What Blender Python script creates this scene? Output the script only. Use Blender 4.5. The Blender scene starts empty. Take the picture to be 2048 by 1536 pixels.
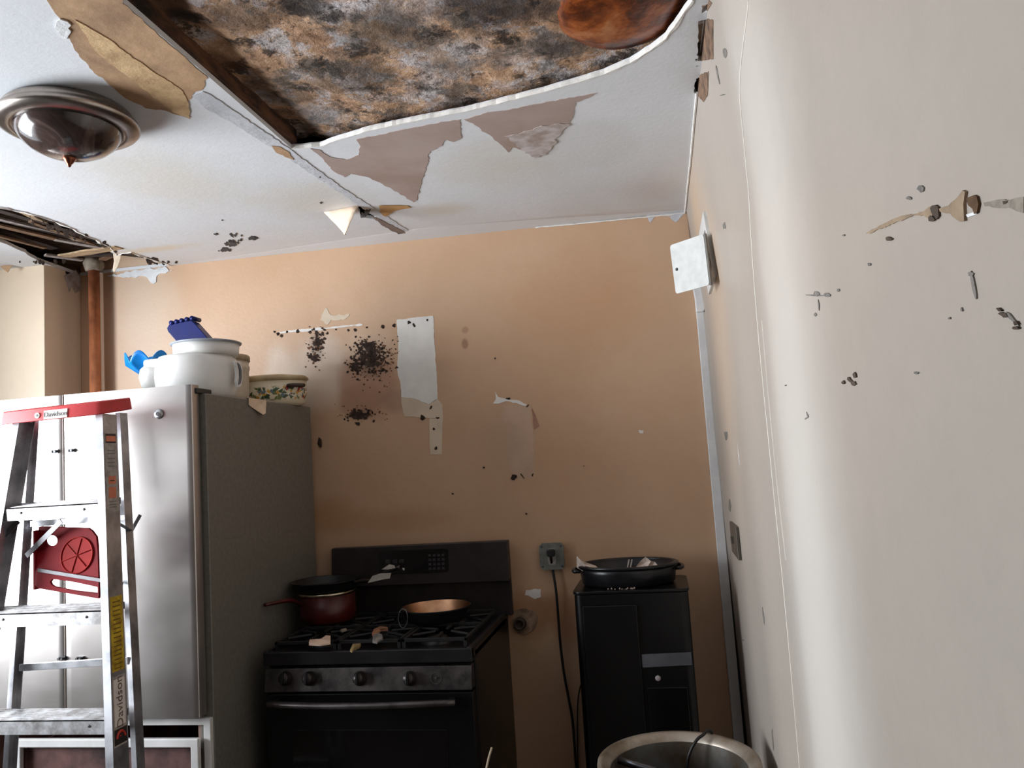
import bpy, bmesh, math, random
from mathutils import Vector, Matrix, noise
from mathutils.geometry import delaunay_2d_cdt
random.seed(7)
R = math.radians
S = bpy.context.scene
COL = S.collection

# ------------------------------------------------------------------ camera
F_PX = 1599.4
PITCH, YAW, ROLL = R(5.573), R(10.139), R(3.641)
CAM = Vector((0, 0, 1.527))
FW = Vector((-math.sin(YAW)*math.cos(PITCH), math.cos(YAW)*math.cos(PITCH), math.sin(PITCH)))
RT0 = Vector((math.cos(YAW), math.sin(YAW), 0))
UP0 = RT0.cross(FW)
RT = RT0*math.cos(ROLL) - UP0*math.sin(ROLL)
UP = RT0*math.sin(ROLL) + UP0*math.cos(ROLL)
cd = bpy.data.cameras.new('camera')
cam = bpy.data.objects.new('camera', cd); COL.objects.link(cam)
cd.sensor_fit = 'HORIZONTAL'; cd.sensor_width = 36.0; cd.lens = F_PX*36/2048
cd.clip_start = 0.05; cd.clip_end = 60
m = Matrix((RT, UP, -FW)).transposed().to_4x4(); m.translation = CAM
cam.matrix_world = m
S.camera = cam

# ------------------------------------------------------------------ world, light, exposure
w = bpy.data.worlds.new('world'); S.world = w; w.use_nodes = True
bg = w.node_tree.nodes['Background']; bg.inputs[0].default_value = (0.80, 0.88, 1.0, 1); bg.inputs[1].default_value = 2.2
def area(name, loc, target, sx, sy, power, col, spread=180):
    l = bpy.data.lights.new(name, 'AREA'); l.shape = 'RECTANGLE'; l.size = sx; l.size_y = sy
    l.energy = power; l.color = col; l.spread = R(spread)
    o = bpy.data.objects.new(name, l); COL.objects.link(o); o.location = loc
    o.rotation_euler = (Vector(target)-Vector(loc)).to_track_quat('-Z', 'Y').to_euler()
    return o
WX = -3.3                      # left wall
WY0, WY1, WZ0, WZ1 = 0.35, 2.25, 0.95, 2.35      # the kitchen window
area('window_daylight', (-4.4, 1.0, 1.45), (-0.4, 2.65, 1.95), 2.3, 1.8, 385, (0.89, 0.945, 1.0))
S.view_settings.view_transform = 'Standard'; S.view_settings.look = 'None'
S.view_settings.gamma = 1.0; S.view_settings.exposure = 0.0
S.view_settings.use_curve_mapping = False
S.cycles.max_bounces = 8; S.cycles.diffuse_bounces = 5; S.cycles.caustics_reflective = False; S.cycles.caustics_refractive = False
S.cycles.sample_clamp_indirect = 6

# ------------------------------------------------------------------ helpers
def ray(px, py): return FW + RT*((px-1024)/F_PX) + UP*((768-py)/F_PX)
def onY(px, py, Y): d = ray(px, py); return CAM + d*((Y-CAM.y)/d.y)
def onX(px, py, X): d = ray(px, py); return CAM + d*((X-CAM.x)/d.x)
def onZ(px, py, Z): d = ray(px, py); return CAM + d*((Z-CAM.z)/d.z)

def lin(c): return tuple(((x/255)/12.92 if x/255 <= .04045 else ((x/255+.055)/1.055)**2.4) for x in c)
class NT:
    def __init__(s, name):
        s.m = bpy.data.materials.new(name); s.m.use_nodes = True; s.t = s.m.node_tree; s.n = s.t.nodes
        s.b = s.n['Principled BSDF']; s.tc = s.n.new('ShaderNodeTexCoord'); s.co = s.tc.outputs['Object']
    def link(s, a, b): s.t.links.new(a, b)
    def new(s, t, **k):
        n = s.n.new(t)
        for a, v in k.items(): setattr(n, a, v)
        return n
    def math(s, op, a, b=None, clamp=False):
        n = s.new('ShaderNodeMath', operation=op, use_clamp=clamp)
        for i, v in enumerate((a, b)):
            if v is None: continue
            if isinstance(v, (int, float)): n.inputs[i].default_value = v
            else: s.link(v, n.inputs[i])
        return n.outputs[0]
    def noise(s, scale, detail=4, rough=.55, dist=0, vec=None, off=None):
        n = s.new('ShaderNodeTexNoise'); n.inputs['Scale'].default_value = scale; n.inputs['Detail'].default_value = detail
        n.inputs['Roughness'].default_value = rough; n.inputs['Distortion'].default_value = dist
        v = vec or s.co
        if off is not None:
            mp = s.new('ShaderNodeMapping'); mp.inputs['Location'].default_value = off; s.link(v, mp.inputs[0]); v = mp.outputs[0]
        s.link(v, n.inputs['Vector']); return n.outputs['Fac']
    def ramp(s, fac, stops, interp='LINEAR'):
        r = s.new('ShaderNodeValToRGB'); r.color_ramp.interpolation = interp
        e = r.color_ramp.elements
        while len(e) < len(stops): e.new(0.5)
        for i, (p, c) in enumerate(stops):
            e[i].position = p
            c = (c, c, c) if isinstance(c, (int, float)) else c
            e[i].color = (*c[:3], 1)
        s.link(fac, r.inputs[0]); return r.outputs[0]
    def mix(s, fac, a, b):
        n = s.new('ShaderNodeMix', data_type='RGBA')
        for i, v in ((0, fac), (6, a), (7, b)):
            if isinstance(v, (int, float)): n.inputs[i].default_value = v
            elif isinstance(v, tuple): n.inputs[i].default_value = (*v[:3], 1)
            else: s.link(v, n.inputs[i])
        return n.outputs[2]
    def blob(s, c, r, soft=.5, wob=.3, nscale=9):
        """soft wobbly ellipsoid mask at c with radii r (object space)"""
        mp = s.new('ShaderNodeMapping', vector_type='TEXTURE'); mp.inputs['Location'].default_value = c; mp.inputs['Scale'].default_value = r
        s.link(s.co, mp.inputs[0]); ln = s.new('ShaderNodeVectorMath', operation='LENGTH'); s.link(mp.outputs[0], ln.inputs[0])
        d = s.math('ADD', ln.outputs['Value'], s.math('MULTIPLY', s.math('SUBTRACT', s.noise(nscale, 4, .6, off=(c[0]*3, c[2]*2, 1)), .5), wob*2))
        mr = s.new('ShaderNodeMapRange', interpolation_type='SMOOTHSTEP'); mr.inputs[1].default_value = 1.0; mr.inputs[2].default_value = 1-soft
        mr.inputs[3].default_value = 0; mr.inputs[4].default_value = 1
        s.link(d, mr.inputs[0]); return mr.outputs[0]
    def bump(s, h, dist=.01, strength=1):
        b = s.new('ShaderNodeBump'); b.inputs['Distance'].default_value = dist; b.inputs['Strength'].default_value = strength
        s.link(h, b.inputs['Height']); s.link(b.outputs[0], s.b.inputs['Normal'])
    def fin(s, col, rough=.5, metal=0, spec=.5, coat=0):
        for k, v in (('Base Color', col), ('Roughness', rough), ('Metallic', metal), ('Specular IOR Level', spec), ('Coat Weight', coat)):
            if isinstance(v, tuple): s.b.inputs[k].default_value = (*v[:3], 1)
            elif isinstance(v, (int, float)): s.b.inputs[k].default_value = v
            else: s.link(v, s.b.inputs[k])
        return s.m
_mc = {}
def M(name, c, rough=.5, metal=0, var=.12, scale=12, bump=0, spec=.5, coat=0, c2=None, stretch=None):
    if name in _mc: return _mc[name]
    t = NT(name); a = lin(c); vec = None
    if stretch:
        mp = t.new('ShaderNodeMapping'); mp.inputs['Scale'].default_value = stretch; t.link(t.co, mp.inputs[0]); vec = mp.outputs[0]
    n = t.noise(scale, 5, .6, vec=vec)
    b = lin(c2) if c2 else tuple(x*(1-var*2) for x in a)
    hi = tuple(min(1, x*(1+var)) for x in a)
    col = t.ramp(n, [(.35, b), (.62, hi)])
    if bump: t.bump(t.noise(scale*4, 4, .6), bump)
    _mc[name] = t.fin(col, rough, metal, spec, coat); return _mc[name]

def put(name, me, mat=None, parent=None, smooth=False):
    o = bpy.data.objects.new(name, me); COL.objects.link(o)
    if mat: me.materials.append(mat)
    if parent is not None:
        o.parent = parent
    if smooth:
        for p in me.polygons: p.use_smooth = True
    return o
def ob(name, bm, mat, parent=None, smooth=False, bevel=0, seg=2):
    bmesh.ops.recalc_face_normals(bm, faces=bm.faces)
    if parent is not None:      # geometry is written in world space; parents may sit elsewhere
        bm.transform(wm(parent).inverted())
    me = bpy.data.meshes.new(name); bm.to_mesh(me); bm.free()
    o = put(name, me, mat, parent, smooth)
    if bevel:
        md = o.modifiers.new('bevel', 'BEVEL'); md.width = bevel; md.segments = seg; md.limit_method = 'ANGLE'; md.angle_limit = R(40)
        if smooth is False:
            for p in me.polygons: p.use_smooth = True
            md.harden_normals = True
    return o
def wm(o):
    m = o.matrix_basis.copy()
    while o.parent: o = o.parent; m = o.matrix_basis @ m
    return m
def tag(o, label=None, cat=None, group=None, kind=None):
    if label: o['label'] = label
    if cat: o['category'] = cat
    if group: o['group'] = group
    if kind: o['kind'] = kind
    return o
def thing(name, loc, label, cat, group=None, rz=0):
    o = bpy.data.objects.new(name, None); COL.objects.link(o); o.location = loc; o.rotation_euler = (0, 0, rz); o.empty_display_size = .05
    return tag(o, label, cat, group)
def struct(o): o['kind'] = 'structure'; return o
def box(bm, a, b, mtx=None):
    x0, y0, z0 = a; x1, y1, z1 = b
    v = [Vector(p) for p in ((x0,y0,z0),(x1,y0,z0),(x1,y1,z0),(x0,y1,z0),(x0,y0,z1),(x1,y0,z1),(x1,y1,z1),(x0,y1,z1))]
    if mtx: v = [mtx @ p for p in v]
    v = [bm.verts.new(p) for p in v]
    for f in ((0,3,2,1),(4,5,6,7),(0,1,5,4),(1,2,6,5),(2,3,7,6),(3,0,4,7)): bm.faces.new([v[i] for i in f])
    return bm
def bx(*boxes):
    bm = bmesh.new()
    for b in boxes: box(bm, *b)
    return bm
def prism(bm, pts, d):
    """closed polygon pts (3D, planar) extruded by vector d"""
    d = Vector(d); a = [bm.verts.new(p) for p in pts]; b = [bm.verts.new(Vector(p)+d) for p in pts]; n = len(a)
    bm.faces.new(a); bm.faces.new(b[::-1])
    for i in range(n): bm.faces.new((a[i], b[i], b[(i+1) % n], a[(i+1) % n]))
    return bm
def lathe(bm, prof, c=(0,0,0), n=40, sx=1, sy=1, mtx=None, close=False):
    rings = []
    for r, z in prof:
        if r < 1e-6: rings.append([bm.verts.new((c[0], c[1], c[2]+z))])
        else: rings.append([bm.verts.new((c[0]+r*sx*math.cos(2*math.pi*i/n), c[1]+r*sy*math.sin(2*math.pi*i/n), c[2]+z)) for i in range(n)])
    if close: rings.append(rings[0])
    for a, b in zip(rings, rings[1:]):
        for i in range(n):
            j = (i+1) % n
            if len(a) == 1 and len(b) == 1: continue
            if len(a) == 1: bm.faces.new((a[0], b[i], b[j]))
            elif len(b) == 1: bm.faces.new((a[i], b[0], a[j]))
            else: bm.faces.new((a[i], b[i], b[j], a[j]))
    if mtx: bmesh.ops.transform(bm, matrix=mtx, verts=[v for r in rings for v in r])
    return bm
def tube(bm, pts, r, n=8, caps=True, flat=1.0):
    pts = [Vector(p) for p in pts]; rings = []; prev = None
    rs = r if isinstance(r, (list, tuple)) else [r]*len(pts)
    for i, p in enumerate(pts):
        t = (pts[min(i+1, len(pts)-1)]-pts[max(i-1, 0)]).normalized()
        if prev is None: prev = t.orthogonal().normalized() if abs(t.z) > .9 else t.cross(Vector((0,0,1))).normalized()
        u = (prev - t*prev.dot(t)).normalized(); v = t.cross(u); prev = u
        rings.append([bm.verts.new(p + u*rs[i]*math.cos(2*math.pi*k/n) + v*rs[i]*flat*math.sin(2*math.pi*k/n)) for k in range(n)])
    for a, b in zip(rings, rings[1:]):
        for k in range(n): bm.faces.new((a[k], b[k], b[(k+1) % n], a[(k+1) % n]))
    if caps: bm.faces.new(rings[0]); bm.faces.new(rings[-1][::-1])
    return bm
def smoothpath(pts, k=8):
    pts = [Vector(p) for p in pts]; out = []
    for i in range(len(pts)-1):
        p0 = pts[max(i-1, 0)]; p1 = pts[i]; p2 = pts[i+1]; p3 = pts[min(i+2, len(pts)-1)]
        for j in range(k):
            t = j/k; out.append(.5*((2*p1)+(p2-p0)*t+(2*p0-5*p1+4*p2-p3)*t*t+(3*p1-p0-3*p2+p3)*t**3))
    out.append(pts[-1]); return out
def inpoly(p, poly):
    x, y = p; c = False; j = len(poly)-1
    for i in range(len(poly)):
        xi, yi = poly[i]; xj, yj = poly[j]
        if (yi > y) != (yj > y) and x < (xj-xi)*(y-yi)/(yj-yi)+xi: c = not c
        j = i
    return c
def rough_poly(poly, step, amp, seed=0, closed=True, only=None):
    """subdivide an outline and jitter it so it reads as torn"""
    out = []; n = len(poly)
    for i in range(n if closed else n-1):
        a = Vector(poly[i][:2]); b = Vector(poly[(i+1) % n][:2]); L = (b-a).length
        k = max(1, int(L/step)); nr = Vector((-(b-a).y, (b-a).x))/max(L, 1e-9)
        jit = only is None or i in only
        for j in range(k):
            p = a.lerp(b, j/k)
            if jit and (j > 0): p += nr*amp*2*(noise.noise(Vector((p.x*37+seed, p.y*37, seed*1.7)))+.5*noise.noise(Vector((p.x*140+seed, p.y*140, seed))))
            out.append((p.x, p.y))
    if not closed: out.append(tuple(poly[-1][:2]))
    return out
def sheet(outer, holes, fmap, nrm, th, grid=None):
    """flat piece with holes: (u,v) outline -> fmap(u,v); thickness th along nrm (nrm points away from the room)"""
    vs = []; es = []
    for poly in [outer]+list(holes):
        k = len(vs); vs += [Vector(p[:2]) for p in poly]; es += [(k+i, k+(i+1) % len(poly)) for i in range(len(poly))]
    if grid:
        u0 = min(p[0] for p in outer); u1 = max(p[0] for p in outer); v0 = min(p[1] for p in outer); v1 = max(p[1] for p in outer)
        nu = int((u1-u0)/grid); nv = int((v1-v0)/grid)
        for i in range(1, nu):
            for j in range(1, nv):
                p = (u0+(u1-u0)*i/nu, v0+(v1-v0)*j/nv)
                if inpoly(p, outer) and not any(inpoly(p, h) for h in holes): vs.append(Vector(p))
    V, E, Fc, *_ = delaunay_2d_cdt(vs, es, [], 0, 1e-6)
    bm = bmesh.new(); nrm = Vector(nrm)
    bot = [bm.verts.new(fmap(v.x, v.y)) for v in V]; top = [bm.verts.new(fmap(v.x, v.y)+nrm*th) for v in V]
    cnt = {}
    for f in Fc:
        c = sum((V[i] for i in f), Vector((0, 0)))/len(f)
        if not inpoly(c, outer) or any(inpoly(c, h) for h in holes): continue
        bm.faces.new([bot[i] for i in f]); bm.faces.new([top[i] for i in reversed(f)])
        for i in range(len(f)):
            e = (f[i], f[(i+1) % len(f)]); k = tuple(sorted(e)); cnt.setdefault(k, []).append(e)
    for k, l in cnt.items():
        if len(l) == 1:
            a, b = l[0]; bm.faces.new((bot[b], bot[a], top[a], top[b]))
    for v in [v for v in bm.verts if not v.link_faces]: bm.verts.remove(v)
    return bm
def lerp_tab(tab, x):
    if x <= tab[0][0]: return tab[0][1]
    for (a, va), (b, vb) in zip(tab, tab[1:]):
        if x <= b: t = (x-a)/(b-a); return va+(vb-va)*t
    return tab[-1][1]

# ------------------------------------------------------------------ surfaces of the room
YB = 3.33
def ceil_z(x, y=0): return lerp_tab([(-3.4, 2.545), (-2.2, 2.541), (-.9, 2.541), (-.34, 2.523), (.25, 2.514)], x) + .003*noise.noise(Vector((x*1.3, y*1.3, 0)))
def wall_x(y, z):           # the right wall leans a little and bulges at its taped joint
    x = lerp_tab([(.4, .240), (1.2, .231), (2.05, .224), (2.25, .208), (2.515, .184)], z)
    x -= .010*math.exp(-((y-1.50)/.10)**2) - .004*math.exp(-((y-1.32)/.06)**2)
    return x + .003*noise.noise(Vector((0, y*1.5, z*1.2)))
def C(px, py):              # pixel on the ceiling -> (x, y)
    z = 2.52
    for _ in range(4): p = onZ(px, py, z); z = ceil_z(p.x, p.y)
    return (p.x, p.y)
def Bk(px, py): p = onY(px, py, YB); return (p.x, p.z)
def Rw(px, py):             # pixel on the right wall -> (y, z)
    x = .19
    for _ in range(5): p = onX(px, py, x); x = wall_x(p.y, p.z)
    return (p.y, p.z)
fC = lambda d=0: (lambda x, y: Vector((x, y, ceil_z(x, y)-d)))
fB = lambda d=0: (lambda x, z: Vector((x, YB-d, z)))
fR = lambda d=0: (lambda y, z: Vector((wall_x(y, z)-d, y, z)))

# ---- wall paint materials
def stain_and_light_wall(name, base, base2, blobs, rough=.45, spec=.5, bumpd=.0006):
    t = NT(name); a, b = lin(base), lin(base2)
    col = t.mix(t.ramp(t.noise(1.6, 5, .6, .3), [(.38, 0), (.66, 1)]), a, b)
    col = t.mix(t.math('MULTIPLY', t.ramp(t.noise(22, 4, .7), [(.45, 0), (.75, 1)]), .18), col, tuple(x*.8 for x in a))
    for c, r, cc, st, soft, wob in blobs:
        col = t.mix(t.math('MULTIPLY', t.blob(c, r, soft, wob), st), col, lin(cc))
    t.bump(t.noise(60, 5, .6), bumpd)
    return t.fin(col, rough, 0, spec)
def wb(px, py, rx, rz, col, st, soft=.5, wob=.3):
    x, z = Bk(px, py); return ((x, YB, z), (rx, .5, rz), col, st, soft, wob)
m_back = stain_and_light_wall('back_wall_paint', (203, 168, 138), (197, 160, 128), [
    wb(640, 745, .17, .21, (218, 202, 186), .65, .5, .2),
    wb(595, 800, .10, .2, (214, 204, 192), .6, .6, .2),
    wb(735, 765, .17, .19, (168, 124, 98), .75, .45, .25),
    wb(745, 712, .12, .12, (150, 112, 86), .5, .6, .3),
    wb(790, 800, .09, .08, (150, 116, 96), .5, .6, .3),
    wb(720, 800, .13, .09, (160, 118, 92), .55, .4, .2),
    wb(560, 740, .10, .16, (226, 212, 196), .6, .7, .2),
    wb(735, 690, .16, .10, (212, 186, 160), .5, .6, .3),
    wb(632, 695, .045, .085, (140, 122, 106), .6, .7, .4),
    wb(742, 722, .085, .085, (112, 88, 70), .6, .7, .4),
    wb(722, 830, .07, .035, (120, 92, 72), .5, .7, .4),
    wb(930, 688, .02, .03, (150, 112, 88), .8, .5, .2),
    wb(930, 660, .02, .02, (160, 120, 92), .6, .5, .2),
    wb(1015, 890, .13, .18, (192, 162, 138), .5, .5, .2),
    wb(1060, 1230, .14, .13, (150, 100, 62), .6, .6, .3),
    wb(1130, 1240, .08, .18, (168, 98, 50), .45, .8, .3),
    wb(650, 1030, .22, .12, (168, 112, 56), .45, .9, .3),
    wb(800, 1040, .4, .08, (168, 118, 74), .35, .9, .3),
    wb(640, 887, .015, .03, (96, 54, 36), .9, .6, .4),
    wb(1150, 620, .5, .35, (190, 146, 110), .6, .9, .2),
    wb(290, 620, .25, .5, (212, 190, 168), .7, .9, .2)], .42, .5)  # last blob: left end painted paler for the window light falling there
m_right = stain_and_light_wall('right_wall_paint', (170, 160, 150), (176, 165, 154), [
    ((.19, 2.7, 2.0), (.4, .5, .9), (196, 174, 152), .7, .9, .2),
    ((.22, 1.40, .9), (.5, .42, 2.6), (216, 209, 200), .85, .95, .08),  # paler upright strip: brightest window light on this wall, put into the colour
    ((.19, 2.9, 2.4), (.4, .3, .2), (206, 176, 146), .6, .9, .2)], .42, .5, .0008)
m_ceil = stain_and_light_wall('ceiling_paint', (224, 225, 228), (218, 219, 221), [
    ((*C(330, 360), 2.53), (.35, .5, .3), (206, 196, 178), .5, .9, .3),
    ((*C(620, 400), 2.53), (.3, .3, .3), (205, 192, 170), .45, .9, .3),
    ((*C(1000, 330), 2.53), (.35, .35, .3), (206, 198, 184), .55, .9, .3),
    ((*C(880, 420), 2.53), (.2, .12, .3), (200, 180, 148), .4, .9, .3),
    ((*C(300, 500), 2.53), (.3, .06, .3), (222, 200, 165), .6, .8, .3),
    ((*C(1300, 380), 2.53), (.15, .25, .3), (206, 196, 194), .5, .9, .3),
    ((*C(1180, 290), 2.53), (.2, .25, .3), (212, 212, 212), .8, .5, .3)], .6, .35)
m_chase = stain_and_light_wall('chase_paint', (234, 214, 188), (228, 206, 180), [], .45)
m_leftw = stain_and_light_wall('left_wall_paint', (116, 100, 84), (108, 92, 78), [], .5)
m_floor = M('floor_vinyl', (72, 60, 50), .5, var=.15, scale=6)
m_white = M('white_plaster', (226, 226, 226), .7, var=.05, scale=20, bump=.002)
m_tape = M('joint_tape', (202, 203, 208), .7, var=.06, scale=14, bump=.002)

YF = -1.3
# ---- floor, back, left, front walls
struct(ob('floor', bx(((WX-.15, YF-.1, -.1), (.45, YB+.1, 0))), m_floor))
tophole = 2.66
struct(ob('wall_left', sheet([(YF, -.0), (YB, 0), (YB, tophole), (YF, tophole)], [[(WY0, WZ0), (WY1, WZ0), (WY1, WZ1), (WY0, WZ1)]], lambda y, z: Vector((WX, y, z)), (-1, 0, 0), .1), m_leftw))
wf = struct(thing('window_1', (WX-.05, (WY0+WY1)/2, WZ0), None, None))
m_frame = M('white_window_paint', (225, 225, 222), .4)
zc = (WZ0+WZ1)/2
ob('window_frame', bx(((WX-.08, WY0, WZ0), (WX-.02, WY0+.05, WZ1)), ((WX-.08, WY1-.05, WZ0), (WX-.02, WY1, WZ1)), ((WX-.08, WY0, WZ1-.05), (WX-.02, WY1, WZ1)), ((WX-.08, WY0, WZ0), (WX-.02, WY1, WZ0+.05)), ((WX-.07, WY0, zc-.02), (WX-.03, WY1, zc+.02))), m_frame, wf)
ob('window_sill', bx(((WX-.02, WY0-.05, WZ0-.03), (WX+.09, WY1+.05, WZ0))), m_frame, wf)
struct(ob('wall_front', bx(((WX-.1, YF-.1, 0), (.45, YF, tophole))), m_leftw))

wall_back = struct(ob('wall_back', sheet([(WX, 0), (.4, 0), (.4, tophole), (WX, tophole)], [], fB(), (0, 1, 0), .1), m_back))
rwo = [(YF, 0), (YB, 0), (YB, tophole), (YF, tophole)]
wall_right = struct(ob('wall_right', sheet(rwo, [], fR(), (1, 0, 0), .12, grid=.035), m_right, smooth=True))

# chase (boxed-out corner behind the refrigerator)
CX = -2.656; CY = 3.10
chase = struct(ob('wall_corner_chase', bx(((WX, CY, 0), (CX, YB, 2.548))), m_chase, bevel=.004))

# ------------------------------------------------------------------ ceiling with its holes
H = [C(*p) for p in [(240, 0), (410, 147), (583, 297), (640, 292), (700, 272), (740, 260), (800, 247), (860, 235), (930, 222), (1000, 205), (1080, 185), (1150, 165), (1200, 150), (1260, 125), (1300, 100), (1332, 75), (1357, 40), (1385, 0)]]
hole_main = rough_poly(H, .012, .0015, 3, closed=False, only=set(range(2, 30)))
hole_main += [(.13, 1.45), (.02, 1.15), (-.3, .95), (-.7, .9), (-1.005, 1.0)]
hl = [(0, 413), (60, 427), (120, 446), (165, 467), (215, 491), (233, 510), (262, 504), (300, 517), (335, 527), (350, 532)]
HL = rough_poly([C(*p) for p in hl], .02, .007, 9, closed=False)
hole_left = [(C(-120, 400))] + HL + [(C(350, 532)[0]+.02, YB-.006), (CX+.001, YB-.006)] + rough_poly([(CX+.02, CY-.01), C(75, 521), C(40, 501), C(0, 484), C(-120, 450)], .03, .006, 5, closed=False)
hs = [rough_poly([C(*p) for p in q], .01, .002, i+20) for i, q in enumerate([
    [(1397, 42), (1424, 38), (1416, 122), (1395, 122)],
    [(1392, 158), (1410, 148), (1408, 198), (1388, 186)],
    [(1403, 12), (1424, 5), (1420, 20), (1404, 27)]])]
hole_small = rough_poly([C(*p) for p in [(714, 414), (738, 410), (755, 428), (748, 438), (722, 436)]], .01, .003, 31)
ceiling = struct(ob('ceiling', sheet([(WX, YF), (.4, YF), (.4, YB), (WX, YB)], [hole_main, hole_left, hole_small]+hs, fC(), (0, 0, 1), .014, grid=.12), m_ceil))

def mold_mat():
    t = NT('moldy_plaster')
    wv = t.new('ShaderNodeTexNoise'); wv.inputs['Scale'].default_value = 5; wv.inputs['Detail'].default_value = 3; t.link(t.co, wv.inputs['Vector'])
    sc = t.new('ShaderNodeVectorMath', operation='MULTIPLY_ADD'); sc.inputs[1].default_value = (.03, .03, .03)
    t.link(wv.outputs['Color'], sc.inputs[0]); t.link(t.co, sc.inputs[2]); co = sc.outputs[0]
    base = t.ramp(t.noise(7, 6, .62, .2, co), [(.30, lin((112, 78, 54))), (.42, lin((170, 130, 98))), (.50, lin((200, 160, 124))), (.58, lin((176, 152, 140))), (.70, lin((206, 198, 198)))])
    fine = t.ramp(t.noise(30, 5, .7, .3, co, off=(3, 1, 0)), [(.36, lin((120, 90, 70))), (.55, lin((214, 178, 150)))])
    col = t.mix(.32, base, fine)
    col = t.mix(t.math('MULTIPLY', t.ramp(t.noise(8, 7, .75, .1, co, off=(7, 2, 0)), [(.52, 0), (.60, 1)]), .8), col, lin((205, 200, 202)))
    grey = t.ramp(t.noise(7, 7, .72, .1, co, off=(1, 5, 0)), [(.50, 0), (.58, 1)])
    col = t.mix(t.math('MULTIPLY', grey, .8), col, lin((92, 86, 80)))
    dk = t.ramp(t.noise(10, 8, .76, .1, co, off=(4, 9, 0)), [(.535, 0), (.595, 1)])
    col = t.mix(t.math('MULTIPLY', dk, .88), col, lin((44, 36, 32)))
    sp = t.ramp(t.noise(38, 4, .7, 0, co, off=(2, 2, 0)), [(.60, 0), (.66, 1)])
    col = t.mix(t.math('MULTIPLY', sp, .6), col, lin((56, 46, 40)))
    for px, py, r, cc, st in ((700, 180, .16, (64, 58, 54), .6), (480, 60, .10, (52, 44, 40), .6), (1180, 60, .10, (50, 42, 38), .6), (820, 60, .1, (190, 172, 164), .4), (1000, 30, .19, (34, 34, 38), .85), (1130, 120, .09, (60, 50, 44), .6), (600, 40, .08, (40, 34, 32), .7), (760, 95, .15, (70, 66, 62), .65), (560, 215, .13, (70, 66, 62), .5),
                              (330, 60, .10, (70, 42, 24), .75), (430, 170, .10, (96, 58, 32), .6), (640, 255, .09, (150, 146, 146), .6), (900, 150, .12, (160, 152, 148), .5), (370, 80, .05, (24, 18, 16), .8)):
        x, y = C(px, py); col = t.mix(t.math('MULTIPLY', t.blob((x, y, 2.57), (r, r, .5), .6, .55, 14), st), col, lin(cc))
    t.bump(t.noise(26, 6, .7, .2, co), .012)
    return t.fin(col, .75, 0, .3)
m_mold = mold_mat()
bm = bmesh.new(); NX, NY = 90, 110; x0, x1, y0, y1 = -1.12, .19, .8, 2.32; vv = []
for j in range(NY+1):
    for i in range(NX+1):
        x = x0+(x1-x0)*i/NX; y = y0+(y1-y0)*j/NY
        d = .010*noise.fractal(Vector((x*6, y*6, 2)), .9, 2, 4)+.004*noise.noise(Vector((x*40, y*40, 0)))
        # plaster sinks towards the boards where it has broken away along the beam
        z = ceil_z(x, y)+.040+d+.02*max(0, min(1, (-.93-x)/.08))
        vv.append(bm.verts.new((x, y, z)))
for j in range(NY):
    for i in range(NX): k = j*(NX+1)+i; bm.faces.new((vv[k], vv[k+NX+1], vv[k+NX+2], vv[k+1]))
ob('moldy_plaster', bm, m_mold, ceiling, smooth=True)['label'] = 'exposed old plaster covered in black and brown mold'
m_joist = M('wet_wood', (92, 58, 34), .7, var=.35, scale=9, c2=(28, 18, 12), stretch=(8, 1, 4), bump=.004)
b0, b1 = C(240, 0), C(583, 297)
ob('joist_edge', bx(((b0[0]-.035, .8, ceil_z(-1)+.0145), (b0[0]-.002, b1[1]+.01, ceil_z(-1)+.09))), m_joist, ceiling, bevel=.003)['label'] = 'dark wet wooden edge beside the moldy hole'
# closed floor boards above the damaged corner
m_dark = M('rotten_boards', (70, 52, 38), .8, var=.4, scale=10, c2=(22, 17, 14), stretch=(2, 9, 2), bump=.006)
ob('subfloor', bx(((WX, 1.6, 2.63), (-1.9, YB+.1, 2.65)), ((WX, YF, 2.653), (.4, YB+.1, 2.67))), m_dark, ceiling)

# rusty drum pushing through the plaster
m_rust2 = NT('rusty_enamel')
c_ = m_rust2.ramp(m_rust2.noise(8, 7, .7, .3), [(.36, lin((30, 14, 10))), (.47, lin((92, 42, 18))), (.58, lin((146, 76, 34))), (.74, lin((180, 124, 84)))])
m_rust2.bump(m_rust2.noise(20, 4), .004); m_rust2 = m_rust2.fin(c_, .35, 0, .4, .1)
dx, dy, dz = onZ(1250, 98, 2.565).x+.004, onZ(1250, 98, 2.565).y-.172*1.12, 2.645
g = thing('rusted_drum', (dx, dy, dz), 'rusty brown rounded drum bottom bulging out of the moldy ceiling hole', 'drum')
bm = bmesh.new(); lathe(bm, [(0, -.112), (.06, -.111), (.11, -.107), (.140, -.098), (.158, -.084), (.165, -.066), (.166, .0), (0, .0)], (dx, dy, dz), 56, 0.98, 1.12)
for v in bm.verts: v.co.z += .005*noise.noise(v.co*9)
ob('drum_bottom', bm, m_rust2, g, smooth=True)
bm = bmesh.new(); lathe(bm, [(.162, -.078), (.172, -.076), (.176, -.05), (.162, -.04)], (dx, dy, dz), 56, 0.98, 1.12, close=True)
ob('rim_band', bm, M('black_gap', (26, 20, 18), .6), g, smooth=True)

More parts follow.
